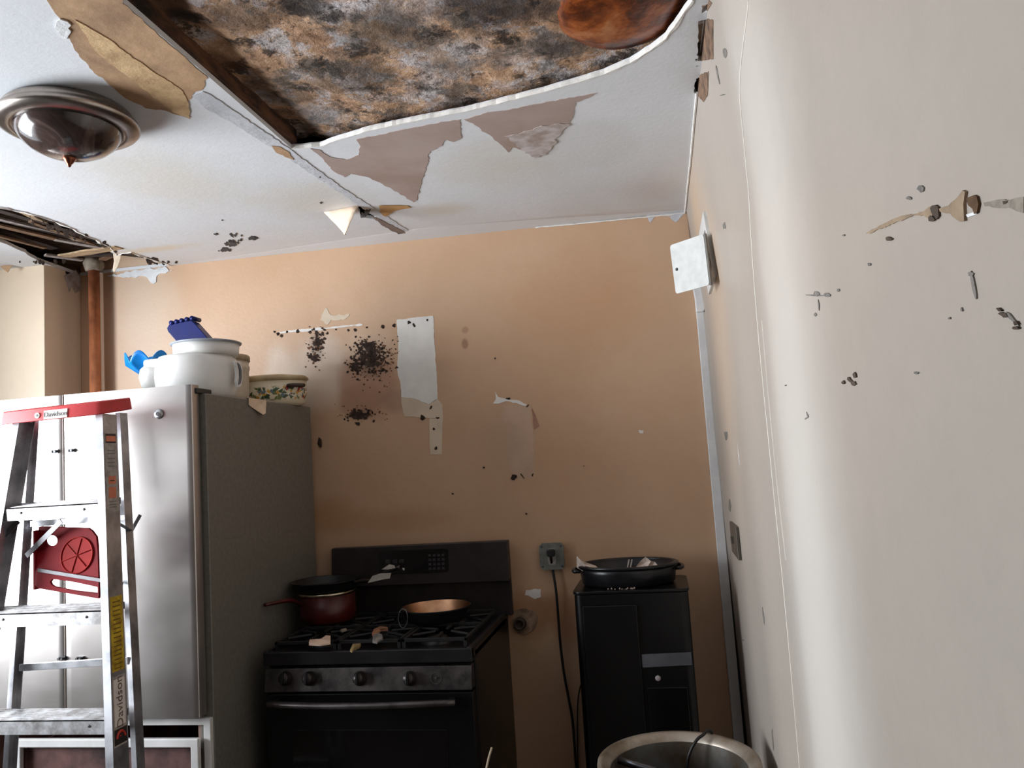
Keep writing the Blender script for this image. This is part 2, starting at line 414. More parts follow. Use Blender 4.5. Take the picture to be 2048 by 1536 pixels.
# ---- patches of torn paper and plaster, each a thin piece on its surface
def patch(where, name, pts, mat, parent, d0=0, th=.0015, step=.012, amp=.003, seed=1, world=False, label=None, seg=None):
    cv, fn, nr = {'C': (C, fC, (0, 0, -1)), 'B': (Bk, fB, (0, -1, 0)), 'R': (Rw, fR, (-1, 0, 0))}[where]
    q = pts if world else [cv(*p) for p in pts]
    poly = rough_poly(q, step, amp, seed)
    o = ob(name, sheet(poly, [], fn(d0), nr, th, grid=seg), mat, parent)
    if label: o['label'] = label
    return o
def cr(pts, s, ox, oy): return [(x/s+ox, y/s+oy) for x, y in pts]
m_kraft = M('torn_brown_paper', (176, 142, 108), .8, var=.12, scale=7, c2=(150, 118, 90), bump=.002)
m_kraft2 = M('torn_yellow_paper', (198, 166, 124), .8, var=.12, scale=16, c2=(170, 136, 98), bump=.002)
m_pink = M('bare_gypsum_paper', (170, 150, 142), .85, var=.05, scale=4, c2=(158, 136, 124))
m_pinkw = M('peeled_chalk', (190, 180, 178), .85, var=.1, scale=20, c2=(160, 142, 132))
patch('C', 'peeled_patch', [(94, 0), (110, 25), (128, 45), (134, 70), (150, 100), (185, 140), (215, 165), (250, 195), (290, 215), (330, 220), (380, 237), (377, 205), (388, 184), (403, 180), (415, 156), (245, 6), (238, -40), (60, -60)], m_kraft, ceiling, seed=2, seg=.12, label='brown paper bared beside the hole')
patch('C', 'peeled_patch', [(150, 38), (200, 66), (260, 108), (320, 150), (365, 180), (377, 205), (380, 235), (345, 222), (300, 186), (240, 140), (190, 100)], m_kraft2, ceiling, .0015, seed=4, seg=.12, label='yellowish torn paper strip')
patch('C', 'peeled_patch', [(120, 35), (135, 40), (142, 60), (130, 78), (116, 60)], m_white, ceiling, .0018, .003, amp=.005, seed=5)
patch('C', 'peeled_patch', cr([(50,712),(90,717),(140,750),(220,765),(280,742),(290,700),(270,668),(480,624),(640,594),(768,572),(770,600),(775,660),(740,680),(700,668),(680,700),(625,725),(600,820),(560,960),(545,970),(440,905),(330,850),(240,830),(215,850),(160,820),(110,760)], 2.4, 600, 0), m_pink, ceiling, seed=6, seg=.12, label='bare pinkish gypsum where paint fell away')
patch('C', 'peeled_patch', cr([(785,572),(900,538),(1000,526),(1200,486),(1330,462),(1425,445),(1380,470),(1320,490),(1310,560),(1290,600),(1230,650),(1180,740),(1130,755),(1080,720),(1020,705),(1000,730),(960,690),(900,640),(830,590)], 2.4, 600, 0), m_pink, ceiling, seed=7, seg=.12)
patch('C', 'peeled_patch', cr([(980,650),(1050,640),(1160,600),(1290,590),(1240,650),(1180,742),(1130,757),(1080,722),(1040,700)], 2.4, 600, 0), m_pinkw, ceiling, .0016, amp=.006, seed=8)
patch('C', 'peeled_patch', [(543, 290), (560, 292), (578, 303), (588, 318), (570, 312), (552, 303)], m_kraft, ceiling, .002, seed=9)
patch('C', 'joint_tape', [(384, 190), (405, 182), (420, 188), (578, 296), (606, 318), (700, 385), (832, 470), (806, 470), (690, 392), (570, 312), (470, 248), (410, 215)], m_tape, ceiling, .0004, .0016, amp=.003, seed=10, seg=.12, label='grey joint tape running to the back wall')
patch('C', 'peeled_patch', [(742, 430), (765, 440), (800, 458), (822, 470), (800, 468), (765, 450)], M('dirty_joint', (120, 104, 96), .8, var=.2), ceiling, .0022, seed=12)
patch('C', 'peeled_patch', [(758, 410), (815, 410), (822, 414), (790, 420), (772, 432), (764, 428)], M('orange_paper', (196, 150, 96), .8), ceiling, .0022, seed=11)
# hanging paper flap
a_, b_, c3 = C(648, 424), C(716, 411), C(712, 436)
bm = bmesh.new(); rows = 7
va = []
for i in range(rows+1):
    t_ = i/rows; row = []
    for j in range(6):
        s_ = j/5; top = Vector((*a_, ceil_z(*a_)-.001)).lerp(Vector((*b_, ceil_z(*b_)-.001)), s_)
        tip = onY(690, 470, a_[1]-.03)
        p = top.lerp(tip, t_); p.y += .02*math.sin(t_*3)*(1-s_)+.004*noise.noise(Vector((i, j, 3))); p.x += .006*noise.noise(Vector((i*.9, j*.9, 8)))
        row.append(bm.verts.new(p))
    va.append(row)
for i in range(rows):
    for j in range(5): bm.faces.new((va[i][j], va[i][j+1], va[i+1][j+1], va[i+1][j]))
o = ob('paper_flap', bm, M('hanging_paper', (238, 214, 190), .8, var=.06), ceiling, smooth=True); o['label'] = 'cream paper flap hanging from the ceiling joint'
o.modifiers.new('s', 'SOLIDIFY').thickness = .002
# torn white lip round the hole
def lip(poly, wdt, drop, name, mat, seed):
    bm = bmesh.new(); A = []
    for i, p in enumerate(poly):
        q = poly[min(i+5, len(poly)-1)]; r = poly[max(i-5, 0)]
        t_ = Vector((q[0]-r[0], q[1]-r[1])); t_.normalize(); n_ = Vector((-t_.y, t_.x))
        k = wdt*(.3+abs(noise.noise(Vector((p[0]*14, p[1]*14, seed))))*2.2)
        z = ceil_z(*p)
        A.append([bm.verts.new((p[0]-n_.x*.001, p[1]-n_.y*.001, z+.010)), bm.verts.new((p[0], p[1], z-drop*(.3+abs(noise.noise(Vector((p[0]*12, p[1]*12, seed+3))))))), bm.verts.new((p[0]+n_.x*k, p[1]+n_.y*k, z-.0007))])
    for a, b in zip(A, A[1:]):
        for j in range(2): bm.faces.new((a[j], a[j+1], b[j+1], b[j]))
    o = ob(name, bm, mat, ceiling); o.modifiers.new('s', 'SOLIDIFY').thickness = .001; return o
m_torn = M('torn_white_edge', (232, 228, 222), .8, var=.08, scale=30)
far = [p for p in rough_poly(H[2:], .012, .0015, 3, closed=False)]
lip(far, .006, .0022, 'torn_edge', m_torn, 2)
lip(HL, .012, .006, 'torn_edge', m_torn, 6)

# laths and rubbish in the broken corner
m_l = [M('lath_dark', (52, 38, 30), .85, var=.3, scale=14, stretch=(1, 6, 6)), M('lath_brown', (112, 84, 60), .85, var=.25, scale=14, stretch=(1, 6, 6)), M('lath_grey', (150, 140, 134), .85, var=.2, scale=14, stretch=(1, 6, 6)), M('lath_tan', (178, 150, 118), .85, var=.2, scale=14, stretch=(1, 6, 6))]
def stick(p, q, w_, t_, mat, name='lath', parent=None, seed=0):
    p, q = Vector(p), Vector(q); d = (q-p); L = d.length; d.normalize(); s_ = d.cross(Vector((0, 0, 1))).normalized(); u_ = s_.cross(d)
    bm = bmesh.new(); n = 5; prev = None
    for i in range(n+1):
        c = p.lerp(q, i/n)+u_*.006*noise.noise(Vector((i, seed, 1))); ww = w_*(1+.35*noise.noise(Vector((i*1.3, seed, 5))))
        ring = [bm.verts.new(c+s_*ww/2+u_*t_/2), bm.verts.new(c-s_*ww/2+u_*t_/2), bm.verts.new(c-s_*ww/2-u_*t_/2), bm.verts.new(c+s_*ww/2-u_*t_/2)]
        if prev:
            for k in range(4): bm.faces.new((prev[k], ring[k], ring[(k+1) % 4], prev[(k+1) % 4]))
        else: bm.faces.new(ring)
        prev = ring
    bm.faces.new(prev[::-1]); return ob(name, bm, mat, parent)
sticks = [((-60, 425), (150, 482), .035, 0, .030), ((-60, 448), (120, 487), .03, 1, .012), ((-60, 440), (230, 512), .03, 2, .022), ((-60, 470), (110, 515), .05, 0, .04),
          ((40, 440), (170, 505), .028, 3, .028), ((90, 470), (236, 506), .025, 0, .035), ((110, 485), (215, 500), .03, 2, .004), ((-60, 462), (90, 500), .02, 1, .0),
          ((125, 516), (238, 494), .05, 3, -.002), ((90, 512), (165, 522), .03, 2, -.004), ((150, 520), (238, 515), .03, 0, .01), ((235, 520), (340, 528), .03, 0, .02),
          ((240, 514), (330, 524), .02, 1, .012), ((0, 430), (90, 447), .02, 2, .02), ((60, 452), (205, 500), .018, 1, .008), ((205, 530), (250, 506), .03, 1, .015)]
for i, (p, q, w_, mi, dz) in enumerate(sticks):
    a = C(*p); b = C(*q); a = (a[0], min(a[1], YB-.03)); b = (b[0], min(b[1], YB-.03))
    stick((*a, 2.552+dz), (*b, 2.552+dz+.01*random.uniform(-1, 1)), w_, .008, m_l[mi], 'lath', ceiling, i)
# torn tongue of paint hanging beside the pipe, and loose crumbs of plaster
def tongue(pts3, name, mat, parent, label=None):
    bm = bmesh.new(); c = [bm.verts.new(p) for p in pts3]; mid = bm.verts.new(sum((Vector(p) for p in pts3), Vector())/len(pts3)+Vector((0, -.006, 0)))
    for i in range(len(c)): bm.faces.new((c[i], c[(i+1) % len(c)], mid))
    o = ob(name, bm, mat, parent); o.modifiers.new('s', 'SOLIDIFY').thickness = .0025
    if label: o['label'] = label
    return o
m_cream = M('cream_paint_skin', (226, 208, 184), .7, var=.08)
yt = C(232, 512)[1]
tongue([onY(x, y, yt) for x, y in [(226, 500), (243, 505), (241, 518), (236, 532), (229, 545), (226, 540), (229, 522)]], 'paint_curl', m_cream, ceiling)
tongue([onY(x, y, CY-.05) for x, y in [(-4, 520), (14, 528), (24, 532), (16, 545), (2, 534)]], 'paint_curl', m_kraft, ceiling)

# ------------------------------------------------------------------ marks on the back wall
m_wpatch = M('white_spackle', (232, 228, 222), .6, var=.05, scale=6)
m_wpatch2 = M('tan_spackle', (212, 194, 170), .6, var=.06, scale=6)
s3 = 3.303
patch('B', 'spackle_patch', cr([(970,130),(1090,116),(1210,105),(1220,300),(1235,520),(1240,655),(1180,690),(1080,650),(1000,640),(995,560),(975,470),(980,300)], s3, 500, 600), m_wpatch, wall_back, seed=40, amp=.0018, label='white rectangular spackle patch')
patch('B', 'spackle_patch', cr([(1000,640),(1080,650),(1180,690),(1240,655),(1272,690),(1276,780),(1190,782),(1100,775),(1020,765),(1005,700)], s3, 500, 600), m_wpatch2, wall_back, seed=41, amp=.0018)
patch('B', 'spackle_patch', cr([(1187,782),(1276,780),(1270,900),(1268,1018),(1190,1018),(1186,880)], s3, 500, 600), m_wpatch2, wall_back, seed=42, amp=.0018, label='narrow cream spackle strip')
patch('B', 'spackle_patch', cr([(190,210),(330,195),(480,185),(620,168),(740,158),(745,166),(620,180),(480,198),(330,208),(195,222)], s3, 500, 600), m_wpatch, wall_back, seed=43, amp=.003)
patch('B', 'spackle_patch', cr([(1620,600),(1640,640),(1700,655),(1780,665),(1830,690),(1815,700),(1760,680),(1690,668),(1640,685),(1605,685),(1625,655)], s3, 500, 600), m_wpatch, wall_back, seed=44, amp=.002)
patch('B', 'spackle_patch', cr([(1660,690),(1850,700),(1870,880),(1880,1170),(1740,1180),(1700,1050),(1690,860)], s3, 500, 600), M('skim_coat', (196, 166, 142), .6, var=.04), wall_back, th=.0008, seed=45, amp=.004)
patch('B', 'spackle_patch', cr([(1860,710),(1885,760),(1912,835),(1875,855)], s3, 500, 600), M('brown_tear', (166, 124, 104), .7), wall_back, seed=46, amp=.001)
patch('B', 'spackle_patch', [(215, 552), (280, 541), (330, 533), (346, 541), (318, 549), (308, 568), (296, 556), (250, 556)], m_white, wall_back, th=.004, seed=47, amp=.006, label='ragged white plaster at the broken corner')
patch('B', 'spackle_patch', [(1290, 425), (1372, 422), (1368, 428), (1352, 445), (1340, 433), (1310, 432), (1300, 446)], m_tape, wall_back, th=.0012, seed=48, amp=.003)
patch('B', 'spackle_patch', [(1052, 1180), (1082, 1178), (1082, 1194), (1070, 1198), (1050, 1190)], m_wpatch, wall_back, seed=49, amp=.002)
patch('B', 'spackle_patch', [(652, 615), (662, 630), (700, 628), (688, 640), (662, 640), (655, 650), (640, 640)], m_wpatch2, wall_back, seed=50, amp=.006)
patch('B', 'spackle_patch', [(1277, 860), (1287, 861), (1286, 867), (1279, 866)], m_wpatch, wall_back, seed=51, amp=.001)
# white caulk line along the ceiling corner
bm = bmesh.new(); pts = []
for i in range(40): x = -.45+.63*i/39; pts.append((x, YB-.004, ceil_z(x, YB)-.004-.002*noise.noise(Vector((x*30, 0, 0)))))
tube(bm, pts, .0035, 6); ob('caulk_line', bm, m_torn, wall_back)
bm = bmesh.new(); pts = []
for i in range(60): y = 2.20+(YB-2.20)*i/59; z = ceil_z(.18, y)-.003; pts.append((wall_x(y, z)-.004, y, z-.003*noise.noise(Vector((y*20, 0, 0)))))
tube(bm, pts, .004, 6); ob('caulk_line', bm, m_torn, wall_right)

m_spot = M('black_mold', (66, 54, 48), .9, var=.3, scale=40, spec=.1)
m_spotb = M('brown_mold', (124, 90, 70), .9, var=.3, scale=40, spec=.1)
def spots(where, name, lst, mat, parent, d0=.0026):
    """lst of (px, py, r_px, stretch, angle): small raised growths joined as one crust"""
    cv, fn, nr = {'C': (C, fC, Vector((0, 0, -1))), 'B': (Bk, fB, Vector((0, -1, 0))), 'R': (Rw, fR, Vector((-1, 0, 0)))}[where]
    bm = bmesh.new(); f = fn(0)
    for (px, py, r, st, an) in lst:
        n = 9; seed = random.uniform(0, 99); c = cv(px, py); cc = bm.verts.new(f(*c)+nr*(d0+.0006)); ring = []
        for k in range(n):
            a = 2*math.pi*k/n; rr = r*(1+.7*noise.noise(Vector((math.cos(a)*1.5+seed, math.sin(a)*1.5, seed))))
            u, v = rr*math.cos(a)*st, rr*math.sin(a)
            q = cv(px+u*math.cos(an)-v*math.sin(an), py+u*math.sin(an)+v*math.cos(an)); ring.append(bm.verts.new(f(*q)+nr*d0))
        base = [bm.verts.new(v.co-nr*(d0+.001)) for v in ring]
        for k in range(n):
            j = (k+1) % n; bm.faces.new((cc, ring[k], ring[j])); bm.faces.new((ring[k], base[k], base[j], ring[j]))
    return tag(ob(name, bm, mat, parent), kind='stuff')
def clus(cx, cy, sx, sy, n, r0, r1, an=0.0, dens=1.0):
    out = []
    for _ in range(n):
        a, b = random.gauss(0, .48), random.gauss(0, .48)
        out.append((cx+sx*a*math.cos(an)-sy*b*math.sin(an), cy+sx*a*math.sin(an)+sy*b*math.cos(an), random.uniform(r0, r1)*(1.25-min(1, abs(a)+abs(b))*.6), random.uniform(.8, 1.5), random.uniform(0, 3)))
    return out
L = clus(636, 680, 14, 24, 40, 1.5, 4)+clus(628, 715, 14, 16, 22, 1, 4)+clus(740, 715, 42, 36, 230, 1, 3.6)+clus(738, 692, 30, 10, 44, 1.5, 4)+clus(712, 730, 16, 26, 50, 1, 3.6)+clus(720, 830, 34, 12, 80, 1, 3.6)
L += [(555+i*23+random.uniform(-6, 6), 666-i*1.2+random.uniform(-3, 3), random.uniform(1.5, 4), 1, 0) for i in range(11)]
L += [(845, 835, 4.5, 1.3, .2), (875, 836, 2, 2, 0), (1028, 955, 6, 1, 0), (715, 847, 4, 1, 0), (818, 645, 3.5, 1, 0), (828, 650, 2.5, 2, 1), (855, 640, 2, 1, 0), (862, 815, 2, 2, 2), (868, 858, 2.5, 1, 0), (872, 897, 2.5, 1.4, 2), (640, 885, 4, 2.4, 1.5), (1045, 952, 1.2, 5, .9), (1065, 950, 1.5, 2, 2), (906, 988, 2, 1, 0), (968, 935, 2, 1, 0), (1053, 1028, 2, 1, 0), (1055, 812, 1.4, 3, 2.3), (1016, 797, 2, 2, 0), (556, 668, 3, 1, .5), (563, 672, 3, 1, 0), (990, 717, 1.6, 1, 0), (1168, 932, 1, 1, 0)]
L += [(870+random.uniform(0, 75), 465-random.uniform(0, 4), random.uniform(.8, 2), 3, 0) for _ in range(14)]
spots('B', 'mold_spots', L, m_spot, wall_back)
L = clus(745, 725, 52, 48, 110, .8, 2.6)+clus(632, 700, 22, 40, 50, .8, 2.4)+clus(720, 826, 50, 16, 50, .7, 2.2)+clus(770, 700, 30, 30, 30, .8, 2)
spots('B', 'mold_spots', L, m_spotb, wall_back, .0022)
# ceiling mold and smudges
L = clus(465, 485, 20, 6, 16, 2, 6, -.2)+clus(505, 476, 18, 2.5, 10, 1.5, 4, -.2)+clus(448, 499, 16, 2.5, 10, 1.5, 4, -.1)+clus(470, 470, 14, 3, 6, 1.5, 3.5)+clus(735, 424, 14, 8, 10, 2, 5)+clus(1395, 120, 3, 40, 6, .6, 1.6)
L += [(432, 468, 2, 2, 0), (445, 440, 1, 2, 0), (640, 353, 3, 1, .6), (642, 405, 1.5, 2, 0)]
spots('C', 'mold_spots', L, M('grey_mold', (70, 66, 66), .9, var=.4, scale=40), ceiling, .0018)
L = clus(120, 460, 60, 10, 26, 2, 7, .3)+clus(305, 522, 30, 4, 14, 2, 6, .1)+clus(215, 494, 14, 4, 8, 2, 5, .4)+clus(95, 524, 60, 3, 10, 1.5, 5)
spots('C', 'mold_spots', L, m_spot, ceiling, .001)

# ------------------------------------------------------------------ marks on the right wall
m_grout = M('tan_filler', (152, 130, 106), .8, var=.15, scale=30)
m_gouge = M('brown_gouge', (86, 62, 40), .9, var=.3, scale=40)
m_gr = M('grey_scuff', (126, 120, 114), .8, var=.2, scale=60)
s4 = 2.845
P4 = lambda l: cr(l, s4, 1550, 320)
patch('R', 'filler_patch', P4([(520,418),(600,372),(680,335),(760,310),(845,295),(880,268),(900,258),(905,340),(880,330),(850,312),(780,322),(700,350),(620,385),(545,418)]), m_grout, wall_right, th=.0012, step=.006, amp=.0008, seed=60)
patch('R', 'filler_patch', P4([(950,275),(1000,262),(1060,205),(1085,170),(1100,180),(1090,250),(1095,345),(1070,350),(1010,300),(955,292)]), m_grout, wall_right, th=.0022, step=.006, amp=.0008, seed=61, label='fan-shaped tan filler')
patch('R', 'filler_patch', P4([(1200,240),(1260,228),(1340,230),(1380,215),(1430,208),(1430,300),(1390,290),(1340,268),(1250,268),(1205,262)]), M('grey_filler', (136, 126, 114), .8, var=.2, scale=60), wall_right, th=.0015, step=.006, amp=.0008, seed=62)
patch('R', 'filler_patch', P4([(1105,215),(1130,205),(1165,207),(1175,250),(1165,300),(1150,305),(1140,275),(1115,255)]), m_gouge, wall_right, th=.002, step=.005, amp=.001, seed=63, label='dark brown gouge')
patch('R', 'filler_patch', P4([(1096,310),(1140,296),(1160,306),(1105,325)]), m_white, wall_right, th=.0012, step=.006, amp=.0008, seed=64)
R4 = lambda l: [(x/s4+1550, y/s4+320, r/s4, st, an) for x, y, r, st, an in l]
spots('R', 'dark_spots', R4([(925, 290, 22, 1.6, 1.4), (905, 333, 14, 1.4, .2), (660, 447, 10, 1.9, 0), (1320, 880, 14, 2, .4), (1385, 925, 10, 1.5, .5), (1385, 955, 9, 2, 0), (395, 1265, 10, 1, .7), (432, 1250, 8, 2.4, .8), (462, 1225, 10, 1.6, 1.3), (455, 1272, 10, 1.5, .2), (1328, 238, 9, 1.4, 0), (1290, 850, 8, 2, .6)]), M('dark_pit', (78, 64, 54), .9, var=.3), wall_right, .002)
spots('R', 'scuff_marks', R4([(835, 163, 18, 1.2, .2), (768, 218, 10, 1.5, .3), (240, 762, 16, 1.2, 0), (235, 770, 4, 12, .05), (300, 768, 12, 1.6, 0), (252, 820, 4, 8, 1.5), (232, 878, 8, 1.2, 1.5), (366, 742, 8, 1.3, .8), (540, 594, 8, 1.2, 1.5), (810, 1210, 7, 2, .2), (1120, 650, 12, 1.3, .3), (1140, 720, 9, 9, 1.35), (188, 1450, 4, 4, 1.2), (182, 1468, 4, 3, 2.7), (395, 428, 5, 1.5, 0), (1000, 900, 6, 1, 0), (1070, 850, 6, 1.6, 1.3), (57, 1283, 4, 1, 0), (1360, 905, 10, 5, .8)]) + [(1449, 452, 3, 2, 1.5), (1445, 190, 1.2, 5, -.2), (1436, 150, 1.6, 12, 1.4), (1450, 105, 4, 2.4, 1.4), (1452, 870, 3, 3, 1.5), (1460, 1010, 2, 6, 1.5), (1527, 1230, 1.2, 14, 1.45), (1546, 1480, 1, 20, 1.5), (1486, 1280, 1.5, 1.5, 1)], m_gr, wall_right, .0012)
# taped drywall joint: two fine raised beads
def bead(pp, r, name):
    bm = bmesh.new(); P = []
    for p in smoothpath([(*Rw(*q), 0) for q in pp], 10): P.append((wall_x(p.x, p.y)-.0002, p.x, p.y))
    tube(bm, P, r, 6); return ob(name, bm, m_bead, wall_right)
m_bead = M('joint_bead', (224, 218, 208), .5, var=.04)
bead([(1476, 5), (1492, 320), (1512, 600), (1545, 950), (1570, 1200), (1600, 1536)], .0016, 'joint_bead')
bead([(1524, 640), (1538, 800), (1556, 980), (1572, 1120)], .0010, 'joint_bead')
patch('R', 'filler_patch', [(1475, 885), (1478, 915), (1480, 932), (1477, 912)], m_white, wall_right, th=.001, step=.02, amp=0, seed=66)
m_holeb = M('broken_corner', (120, 94, 74), .9, var=.3, scale=30, c2=(60, 46, 38))
for i, q in enumerate([[(1414, 38), (1427, 40), (1427, 118), (1403, 122)], [(1400, 150), (1418, 142), (1416, 190), (1408, 204), (1394, 188)], [(1418, 0), (1425, 6), (1414, 24)]]):
    patch('R', 'broken_edge', q, m_holeb, wall_right, th=.0012, step=.01, amp=.001, seed=70+i)

# ------------------------------------------------------------------ electrical panel with open flap
m_epaint = M('white_panel_paint', (206, 206, 203), .5, var=.05, scale=25)
py0, pz = Rw(1417, 500)
pc = [Rw(*p) for p in [(1416, 411), (1431, 562), (1418, 601), (1405, 450)]]
ys = [p[0] for p in pc]; yn = (ys[0]+ys[1])/2; yf = (ys[2]+ys[3])/2
zt, zb = (pc[0][1]+pc[3][1])/2, (pc[1][1]+pc[2][1])/2
X0 = wall_x((yn+yf)/2, zt)
ep = thing('breaker_box', (X0, (yn+yf)/2, zb), 'white painted electrical panel on the right wall with its small door swung open', 'panel')
bm = sheet([(yn, zb), (yf, zb), (yf, zt), (yn, zt)], [[(yn+.05, zb+.05), (yf-.05, zb+.05), (yf-.05, zt-.05), (yn+.05, zt-.05)]], fR(.010), (1, 0, 0), .011)
ob('panel_cover', bm, m_epaint, ep, bevel=.001)
ob('panel_interior', bx(((X0-.006, yn+.04, zb+.04), (X0-.002, yf-.04, zt-.04))), M('panel_inside', (96, 92, 88), .6), ep)
hinge = [onX(1408, 468, X0-.014), onX(1420, 570, X0-.014)]
hy = (hinge[0].y+hinge[1].y)/2
tr, br = onY(1408, 468, hy), onY(1420, 570, hy)
tl, bl = onY(1341, 491, hy+.13), onY(1353, 588, hy+.13)
bm = bmesh.new(); nv = (tl-tr).cross(br-tr).normalized()*.003
def rr(a, b, c, d, k=.10, n=4):
    out = []; P = [a, b, c, d]
    for i in range(4):
        p0, p, p1 = P[i-1], P[i], P[(i+1) % 4]; s0 = p.lerp(p0, k); s1 = p.lerp(p1, k)
        for j in range(n+1):
            t_ = j/n; out.append(s0*(1-t_)**2+p*2*t_*(1-t_)+s1*t_*t_)
    return out
prism(bm, rr(tr, tl, bl, br, .07), nv); ob('panel_door', bm, m_epaint, ep)['label'] = 'square door swung out from the wall'
bm = bmesh.new(); tube(bm, [tr+Vector((.003, 0, .0)), br+Vector((.003, 0, 0))], .005, 8); ob('hinge', bm, M('hinge_grime', (130, 126, 120), .6, .3), ep)
bm = bmesh.new(); lp = tl.lerp(bl, .52).lerp(tr.lerp(br, .52), .13); lathe(bm, [(0, .006), (.005, .006), (.006, 0), (0, 0)], (0, 0, 0), 12); bm.transform(Matrix.Translation(lp) @ (-(nv if nv.y > 0 else -nv)).to_track_quat('Z', 'Y').to_matrix().to_4x4()); ob('latch', bm, M('dark_latch', (60, 54, 50), .5), ep)

# conduit / raceway in the corner
m_race = M('grey_white_paint', (226, 226, 226), .5, var=.06, scale=8)
rc = thing('raceway', (.15, YB-.03, .0), 'light grey surface raceway running down the back corner below the panel', 'conduit')
xa = onY(1394, 640, YB-.03).x; xb = onY(1411, 640, YB-.03).x
xa2 = onY(1452, 1300, YB-.03).x; xb2 = onY(1472, 1300, YB-.03).x
za, zb2 = onY(1400, 615, YB-.03).z, onY(1460, 1300, YB-.03).z
def rx(z, k): t_ = (za-z)/(za-zb2); return (xa+(xa2-xa)*t_) if k == 0 else min((xb+(xb2-xb)*t_), wall_x(YB-.03, z)-.002)
bm = bmesh.new()
prev = None
for i in range(13):
    z = za*(1-i/12)+.0
    ring = [bm.verts.new(p) for p in ((rx(z, 0), YB-.028, z), (rx(z, 1), YB-.028, z), (rx(z, 1), YB-.001, z), (rx(z, 0), YB-.001, z))]
    if prev:
        for k in range(4): bm.faces.new((prev[k], ring[k], ring[(k+1) % 4], prev[(k+1) % 4]))
    else: bm.faces.new(ring)
    prev = ring
bm.faces.new(prev[::-1]); ob('raceway_channel', bm, m_race, rc, bevel=.003)
zk = onY(1395, 572, YB-.04).z; xk0 = onY(1386, 580, YB-.04).x; xk1 = onY(1411, 580, YB-.04).x
bm = bmesh.new(); pr = [(xk0, zk), (xk1, zk), (xk1, za+.01), (rx(za, 1), za-.02), (rx(za, 0)-.001, za-.02), (xk0+.005, za+.035)]
prism(bm, [Vector((x, YB-.042, z)) for x, z in pr], (0, .04, 0)); ob('raceway_elbow', bm, m_race, rc, bevel=.004)

# blank dark plate on right wall
q = [Rw(*p) for p in [(1464, 1045), (1478, 1052), (1484, 1118), (1469, 1104)]]
yA, yB2 = q[0][0], q[2][0]; z1_, z0_ = (q[0][1]+q[1][1])/2, (q[2][1]+q[3][1])/2
sw = thing('wall_plate', (wall_x(yA, z0_), (yA+yB2)/2, (z0_+z1_)/2), 'dark switch plate on the right wall, low beside the back corner', 'switch plate')
m_plate = M('dark_plate', (92, 84, 76), .45, .3)
Xp = wall_x((yA+yB2)/2, z1_)
ob('plate', bx(((Xp-.010, min(yA, yB2), min(z0_, z1_)), (Xp-.0, max(yA, yB2), max(z0_, z1_)))), m_plate, sw, bevel=.002)
ob('toggle', bx(((Xp-.020, (yA+yB2)/2-.006, (z0_+z1_)/2-.012), (Xp-.008, (yA+yB2)/2+.006, (z0_+z1_)/2+.012))), m_plate, sw, bevel=.002)

# ------------------------------------------------------------------ ceiling lamp
lx, ly = onZ(138, 258, 2.49).x, onZ(138, 258, 2.49).y; lz = ceil_z(lx, ly); LS = .88
m_nickel = M('brushed_nickel', (176, 166, 158), .28, 1, var=.12, scale=4, c2=(120, 108, 100))
lamp = thing('ceiling_lamp', (lx, ly, lz), 'round flush ceiling lamp with nickel ring, dark glass bowl and pointed finial', 'lamp')
bm = bmesh.new(); lathe(bm, [(0, 0), (.165, 0), (.178, -.008), (.185, -.02), (.183, -.024), (.196, -.030), (.200, -.040), (.193, -.048), (.180, -.053), (.166, -.056), (.150, -.058), (.146, -.052), (0, -.05)], (lx, ly, lz), 64, LS, LS)
ob('ring', bm, m_nickel, lamp, smooth=True)
m_bowl = NT('smoked_glass'); c_ = m_bowl.ramp(m_bowl.noise(7, 5, .65, 1.2), [(.40, lin((46, 38, 36))), (.55, lin((70, 56, 52))), (.72, lin((134, 112, 104)))])
m_bowl = m_bowl.fin(c_, .16, 0, .6, .5)
bm = bmesh.new(); lathe(bm, [(.148, -.054), (.142, -.070), (.128, -.088), (.104, -.106), (.072, -.120), (.035, -.129), (.0, -.132)], (lx, ly, lz), 64, LS, LS)
ob('glass_bowl', bm, m_bowl, lamp, smooth=True)
bm = bmesh.new(); lathe(bm, [(0, -.127), (.018, -.129), (.020, -.134), (.014, -.139), (.012, -.144), (.006, -.149), (.005, -.154), (0, -.158)], (lx, ly, lz), 24, LS, LS)
ob('finial', bm, M('bronze', (120, 70, 50), .3, .9), lamp, smooth=True)

# ------------------------------------------------------------------ rusty pipe
m_rust = M('rusty_iron', (186, 116, 76), .5, .2, var=.25, scale=9, c2=(120, 66, 42), stretch=(1, 1, .5), bump=.003)
PY = 3.27; pp = onY(189, 640, PY); 
pipe = thing('riser_pipe', (pp.x, PY, 0), 'rusty orange riser pipe standing in the corner left of the back wall', 'pipe')
bm = bmesh.new(); tube(bm, [(pp.x, PY, 0), (pp.x, PY, 1.2), (pp.x, PY, 2.62)], .0245, 20); ob('pipe', bm, m_rust, pipe, smooth=True)
bm = bmesh.new(); zc_ = onY(189, 530, PY).z; lathe(bm, [(.025, -.03), (.034, -.03), (.042, -.012), (.045, .01), (.036, .03), (.025, .032)], (pp.x, PY, zc_), 20)
for v in bm.verts: v.co += Vector((1, 1, 1))*.004*noise.noise(v.co*60)
ob('collar', bm, M('plastered_collar', (150, 136, 120), .9, var=.2, scale=30), pipe, smooth=True)
